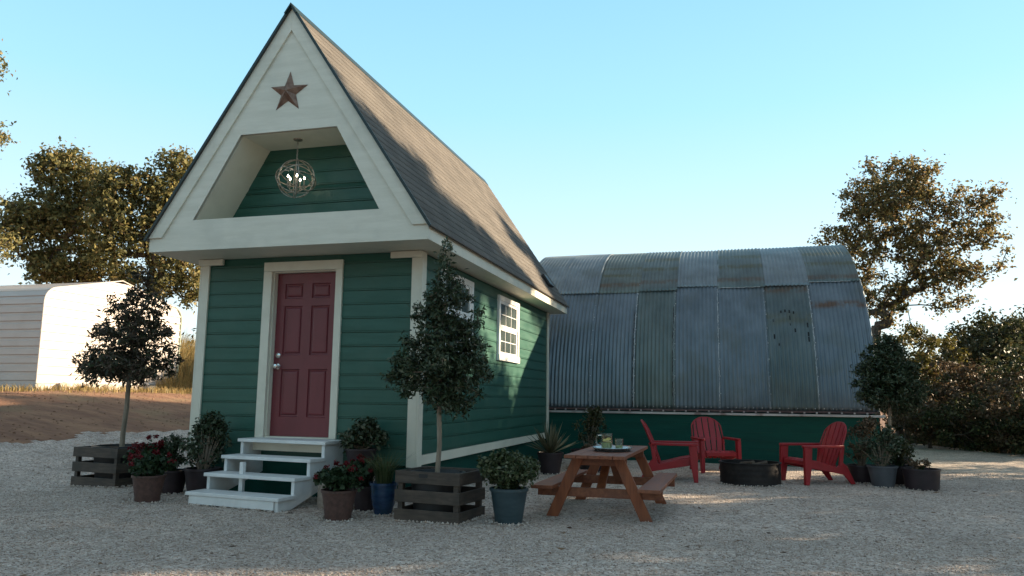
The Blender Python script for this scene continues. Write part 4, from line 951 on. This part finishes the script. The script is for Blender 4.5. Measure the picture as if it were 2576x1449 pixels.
potted('dark pot of fine green foliage behind the left geranium', -2.98, -.30, .17, .28, DARKPOT, 'bush', .74, .20, 83, L_SHR, 0, size=.03, per=60)
potted('tall speckled shrub in a dark maroon pot left of the steps', -2.50, -.38, .20, .33, DARKPOT, 'shrub', .98, .34, 84, L_SHR, 0, size=.05, ncl=70)
potted('red geranium in a brown pot in front of the steps on the right', -.26, -1.26, .165, .29, BROWNPOT, 'geranium', .53, .26, 85, L_GER, 12, ribs=.002, fl_z=.95)
potted('leafy green shrub right of the door behind the geranium', -.52, -.30, .17, .24, DARKPOT, 'shrub', .54, .32, 86, L_SHR, 0, z0=.372-0.002, size=.055, ncl=64)
potted('crimson flowering plant in a dark pot tucked behind the right geranium', -.25, -.66, .16, .26, DARKPOT, 'geranium', .56, .24, 87, L_GER, 26, fl_z=.8)
potted('thin upright grass in a blue glazed pot', .03, -.86, .135, .32, BLUEPOT, 'grass', .70, .18, 88, L_GRS, 0, ribs=.004, belly=.012, taper=.62)
potted('clipped boxwood in a slate teal pot beside the front crate', 1.40, -1.02, .175, .33, TEALPOT, 'bush', .68, .32, 89, L_BOX, 0, size=.042, ncl=90, per=50, taper=.72)
potted('spiky yucca in a dark pot at the cabin side', .74, 3.70, .20, .34, DARKPOT, 'yucca', .86, .3, 90, L_YUC, 0)
potted('loose dark shrub in a mulched pot in the corner of cabin and hut', 1.10, 5.1, .30, .32, DARKPOT, 'shrub', 1.08, .40, 91, L_BRUSHG, 0, size=.05, ncl=40, soil=MULCH)
potted('red leaved low plant in a pot below the corner shrub', 1.30, 4.45, .28, .30, DARKPOT, 'geranium', .44, .28, 92, L_BRUSH, 10, ncl=22, fl_z=.6)
potted('mixed flowering shrub in a grey pot right of the red chair', 5.50, 3.70, .19, .30, GREYPOT, 'shrub', .84, .40, 93, L_SHR, 0, size=.05, ncl=44)
potted('dark leafy plant in a low pot left of the grey pot', 5.30, 4.15, .20, .26, DARKPOT, 'shrub', .95, .36, 94, L_BRUSH, 0, size=.05, ncl=30)
potted('nearly bare wide dark pot at the right end of the pot group', 5.98, 3.66, .235, .29, DARKPOT, 'bush', .40, .20, 95, L_BRUSH, 0, size=.04, ncl=12, per=22, taper=.9)
potted('bushy plant in a dark pot behind the wide dark pot', 5.80, 4.15, .19, .28, DARKPOT, 'bush', .66, .32, 96, L_BRUSHG, 0, size=.045, ncl=34)

# ------------------------------------------------------------------ picnic table
pt = thing('picnic_table', 'small red brown wooden picnic table with two attached benches', 'picnic table', (2.191, .167, 0), -.027)
TW, TL, TZ, BO, BW, BZ, FT = .60, 1.80, .638, .63, .215, .338, .476
nb = 5
for k in range(nb):
    w_ = TW/nb; x0 = -TW/2+k*w_; MB().box(x0+.003, x0+w_-.003, -TL/2+.004*hash01(k), TL/2, TZ-.034, TZ).build('top_board', WOOD, pt, bev=.004)
for s_ in (-1, 1):
    x0, x1 = sorted((s_*(BO-BW), s_*BO)); MB().box(x0, x1, -TL/2, TL/2, BZ-.034, BZ).build('bench', WOOD, pt, bev=.005)
for s_ in (-1, 1):
    y_ = s_*(TL/2-.27)
    MB().box(-BO+.005, BO-.005, y_-.0185, y_+.0185, BZ-.125, BZ-.0345).build('cross_beam', WOOD, pt, bev=.004)
    MB().box(-TW/2+.02, TW/2-.02, y_-.0185, y_+.0185, TZ-.115, TZ-.0345).build('top_cleat', WOOD, pt, bev=.003)
    for q in (-1, 1):
        m = MB(); yo = y_-s_*0+s_*.0375; a0, a1 = q*.20, q*FT; hw = .052
        m.extrude([(a0-hw*1.1, TZ-.0355), (a0+hw*1.1, TZ-.0355), (a1+hw*1.15, 0), (a1-hw*1.15, 0)], 'y', yo-.0185, yo+.0185); m.build('leg', WOODX, pt, bev=.004)
    m = MB(); m.bar((0, s_*.10, TZ-.06), (0, y_-s_*.03, BZ-.09), .085, .034, (0, 1, 0)); m.build('brace', WOODX, pt, bev=.003)
# tray, pitcher, glass
TRAY = mat('pewter_tray', (.36,.40,.40), (.50,.54,.54), (20,20,20), rough=.25, metal=.6)
tcx, tcy = 2.24, .02
tr_ = thing('serving_tray', 'pale oval serving tray with dark rim on the picnic table', 'tray', (tcx, tcy, TZ+.001), 0)
m = MB(); m.X = Matrix.Diagonal((1.0, 1.25, 1, 1)); m.lathe([(.001, .012), (.165, .012), (.205, .040), (.212, .038), (.175, .008), (.001, .008)], 36); m.build('dish', TRAY, tr_, smooth=True)
m = MB(); m.X = Matrix.Diagonal((1.0, 1.25, 1, 1)); m.lathe([(.001, 0), (.19, 0), (.19, .007), (.001, .007)], 36); m.build('base', BLACKP, tr_)
CLR = bpy.data.materials.new('clear_glass'); CLR.use_nodes = True; cb = CLR.node_tree.nodes['Principled BSDF']
cb.inputs['Base Color'].default_value = (.93,.97,.95,1); cb.inputs['Roughness'].default_value = .03; cb.inputs['Transmission Weight'].default_value = 1; cb.inputs['IOR'].default_value = 1.45
LEMON = mat('lemon_slices', (.50,.42,.04), (.62,.60,.14), (30,30,30), rough=.4)
LIQ = mat('lemonade', (.42,.46,.22), (.50,.55,.28), (20,20,20), rough=.1)
pi = thing('glass_pitcher', 'clear glass pitcher of lemonade with curved handle on the tray', 'pitcher', (tcx-.06, tcy+.01, TZ+.0145), R(-10))
MB().lathe([(.001, 0), (.055, 0), (.062, .03), (.064, .09), (.058, .14), (.062, .165), (.058, .165), (.054, .14), (.060, .09), (.058, .03), (.052, .006), (.001, .006)], 28).build('body', CLR, pi, smooth=True)
MB().tube([(-.056, 0, .150), (-.10, 0, .145), (-.122, 0, .10), (-.108, 0, .05), (-.060, 0, .03)], .0075, 8).build('handle', CLR, pi, smooth=True)
MB().lathe([(.001, .007), (.051, .007), (.057, .03), (.058, .07), (.001, .07)], 24).build('lemonade', LIQ, pi, smooth=True)
m = MB()
for k in range(4): m.X = Matrix.Translation((.02*math.cos(k*2), .02*math.sin(k*2), .074+.010*k)) @ Matrix.Rotation(R(12+6*k), 4, 'X'); m.lathe([(.001, 0), (.026, 0), (.026, .006), (.001, .006)], 14)
m.build('lemon_slice', LEMON, pi)
gl = thing('drinking_glass', 'short clear glass beside the pitcher on the tray', 'glass', (tcx+.075, tcy-.02, TZ+.0145))
MB().lathe([(.001, 0), (.038, 0), (.046, .115), (.043, .115), (.036, .007), (.001, .007)], 24).build('glass_wall', CLR, gl, smooth=True)
MB().lathe([(.001, .008), (.035, .008), (.038, .05), (.001, .05)], 20).build('lemonade', LIQ, gl)

# ------------------------------------------------------------------ adirondack chairs
def make_chair(label, x_, y_, rz):
    t = thing('adirondack_chair', label, 'chair', (x_, y_, gz(x_, y_)+.012), rz, 'red adirondack chairs round the fire pit')
    wS = .25
    # seat: curved panel of slats running across, front is -y
    path = [(-.37, .335), (-.34, .365), (-.28, .372), (-.10, .335), (.08, .285), (.18, .262)]
    m = MB()
    P = [Vector((0, a, b_)) for a, b_ in path]
    for k in range(6):
        x0 = -wS+k*2*wS/6+.004; x1 = -wS+(k+1)*2*wS/6-.004
        vs = []; 
        for p in P: vs += [(x0, p.y, p.z), (x1, p.y, p.z), (x1, p.y, p.z-.022), (x0, p.y, p.z-.022)]
        fs = [(i*4+j, i*4+(j+1) % 4, i*4+4+(j+1) % 4, i*4+4+j) for i in range(len(P)-1) for j in range(4)]+[(3, 2, 1, 0), (20, 21, 22, 23)]
        m.add(vs, fs)
    m.box(-wS, wS, -.372, -.352, .285, .345)
    m.build('seat', RED, t, bev=.004)
    # fan back: five slats, reclined, with rounded top outline
    m = MB(); ax = Vector((0, math.sin(R(22)), math.cos(R(22)))); o0 = Vector((0, .14, .23)); nrm = Vector((0, -math.cos(R(22)), math.sin(R(22))))
    nsl = 5
    def half(h):  # half-width of back at height h along the slats (0..0.74)
        f = h/.74
        w0 = .205+.075*min(1, f/.62)
        if f > .62: w0 *= math.sqrt(max(0.0, 1-((f-.62)/.385)**2))*.98+.02
        return w0
    def top(xf):  # height at which the outline is reached for a slat line at fraction xf
        lo, hi = .3, .74
        for _ in range(30):
            mid = (lo+hi)/2
            if abs(xf)*.28 < half(mid): lo = mid
            else: hi = mid
        return lo
    hs = 14
    for k in range(nsl):
        f0 = -1+2*k/nsl; f1 = -1+2*(k+1)/nsl; g = .018
        vs = []
        tp0, tp1 = top(f0*.985), top(f1*.985)
        for i in range(hs+1):
            f = i/hs
            for ff, tp, sg in ((f0, tp0, 1), (f1, tp1, -1)):
                h = f*tp; wv = .205+.075*min(1, (h/.74)/.62); x1 = ff*wv+sg*g*.5
                bow = .035*(1-(x1/.28)**2)
                vs += [o0+ax*h+Vector((x1, 0, 0))-nrm*bow, o0+ax*h+Vector((x1, 0, 0))-nrm*(bow+.018)]
        # rounded crown of each slat
        mid_t = top((f0+f1)/2*.985)
        fs = []
        for i in range(hs): a = i*4; fs += [(a, a+2, a+6, a+4), (a+1, a+5, a+7, a+3), (a, a+4, a+5, a+1), (a+2, a+3, a+7, a+6)]
        i = hs*4; xm = ((f0+f1)/2)*.28*.99; tv = o0+ax*(mid_t+.004)+Vector((xm, 0, 0))-nrm*.035*(1-(xm/.28)**2)
        vs += [tv, tv-nrm*.018]; e_ = len(vs)
        fs += [(i, i+2, e_-2), (i+1, e_-1, i+3), (i, e_-2, e_-1, i+1), (i+2, i+3, e_-1, e_-2), (0, 1, 3, 2)]
        m.add(vs, fs)
    # rails that tie the slats, behind
    for h, wv in ((.05, .20), (.36, .25)): 
        c = o0+ax*h-nrm*.052; m.bar(c-Vector((wv, 0, 0)), c+Vector((wv, 0, 0)), .05, .02, nrm)
    # outer rim arc
    rim = []
    for i in range(25):
        f = -1+2*i/24; h = top(f*.99) if abs(f) < .995 else top(.985)*.85; x1 = f*.283; rim.append(o0+ax*(h+.006)+Vector((x1, 0, 0))-nrm*(.009+.035*(1-min(1, (x1/.28)**2))))
    m.tube(rim, .013, 6)
    m.build('backrest', RED, t, bev=.003)
    for s_ in (-1, 1):
        a = MB(); pts = [(s_*.325, -.40), (s_*.375, -.30), (s_*.365, -.05), (s_*.335, .20), (s_*.305, .30), (s_*.27, .30), (s_*.265, -.05), (s_*.27, -.38), (s_*.295, -.415)]
        a.extrude(pts, 'z', .540, .576); a.build('armrest', RED, t, bev=.008)
        l = MB(); l.extrude([(-.395, 0), (-.335, 0), (-.290, .24), (-.265, .5395), (-.385, .5395), (-.395, .30)], 'x', min(s_*.285, s_*.345), max(s_*.285, s_*.345)); l.build('leg', RED, t, bev=.006)
        l = MB(); l.extrude([(-.36, .26), (-.36, .36), (-.10, .325), (.18, .25), (.27, .33), (.35, .26), (.48, 0), (.41, 0), (.29, .14), (.16, .165), (-.10, .21)], 'x', min(s_*.252, s_*.284), max(s_*.255, s_*.284)); l.build('leg', RED, t, bev=.005)
        u_ = MB(); u_.bar((s_*.27, .24, .26), (s_*.27, .285, .55), .03, .06, (0, 1, 0)); u_.build('arm_support', RED, t, bev=.004)
    t.scale = (.95,)*3
    return t
c1 = make_chair('red adirondack chair seen from the side, nearest the picnic table', 2.62, 3.55, R(92))
dup(c1, (3.20, 4.95, gz(3.20, 4.95)+.012), R(20), 'red adirondack chair facing the camera behind the fire pit', .95, group='red adirondack chairs round the fire pit')
dup(c1, (4.64, 3.86, gz(4.64, 3.86)+.012), R(-62), 'red adirondack chair on the right, turned left toward the fire pit', .95, group='red adirondack chairs round the fire pit')
# fire pit
fp = thing('fire_pit', 'black steel ring fire pit between the red chairs', 'fire pit', (3.72, 3.36, gz(3.72, 3.36)))
m = MB(); prof = []
for i in range(15): prof.append((.415+.002*math.sin(i*1.9), .30*i/14))
m.lathe([(.395, 0)]+prof+[(.43, .30), (.43, .308), (.395, .308), (.395, 0)], 44); m.build('ring', BLACKM, fp, smooth=True)
MB().lathe([(.001, .16), (.394, .14)], 30).build('ash_bed', SOIL, fp)
rs = random.Random(2)
for k in range(4):
    a = rs.uniform(0, 6.28); l = .2; p = Vector((.08*math.cos(a), .08*math.sin(a), .20+.03*k)); d_ = Vector((math.cos(a*2+k), math.sin(a*2+k), rs.uniform(.05, .35))).normalized()
    MB().tube([p-d_*l, p+d_*l], [.03, .026], 8).build('log', OLDW if k < 2 else BARK, fp, smooth=True)
px_ = [(o.location.x, o.location.y, r_) for o in COL.objects if o.parent is None for n_, r_ in (('potted_plant', .20), ('fire_pit', .42)) if o.name.startswith(n_)]
xs_ = []; ys_ = []
for x_, y_, r_ in px_:
    k = int(110*r_/.2); a = rng.uniform(0, 6.28, k); q = r_*rng.uniform(.72 if r_ < .3 else .98, 1.12, k); xs_.append(x_+q*np.cos(a)); ys_.append(y_+q*np.sin(a))
for cx_, cy_2, hx_, hy_, rz_ in ((-4.26, .24, .39, .37, -.12), (.70, -1.0, .35, .28, -.14), (-1.47, -1.12, .60, .05, -.126)):
    k = 260; t_ = rng.uniform(-1, 1, k); sd_ = rng.integers(0, 4, k); o1 = rng.uniform(1.0, 1.07, k)
    lx_ = np.where(sd_ < 2, np.where(sd_ == 0, -hx_*o1, hx_*o1), t_*hx_); ly_ = np.where(sd_ < 2, t_*hy_, np.where(sd_ == 2, -hy_*o1, hy_*o1))
    xs_.append(cx_+lx_*math.cos(rz_)-ly_*math.sin(rz_)); ys_.append(cy_2+lx_*math.sin(rz_)+ly_*math.cos(rz_))
x = np.concatenate(xs_); y = np.concatenate(ys_); n = len(x); s_ = rng.uniform(.008, .016, n)
V = oc[None]*s_[:, None, None]*rng.uniform(.65, 1.35, (n, 6, 3)); V = (V+np.stack([x, y, hg(x, y)+.016+rng.uniform(0, .008, n)], 1)[:, None]).reshape(-1, 3)
o = npmesh('heaped_stones', V, (of[None]+np.arange(n)[:, None, None]*6).reshape(-1, 3), STONES); o['kind'] = 'stuff'; o['label'] = 'pale stones heaped against pots, crates and steps'; o['category'] = 'gravel'
print('verts', sum(len(o.data.vertices) for o in bpy.data.objects if o.type == 'MESH'))
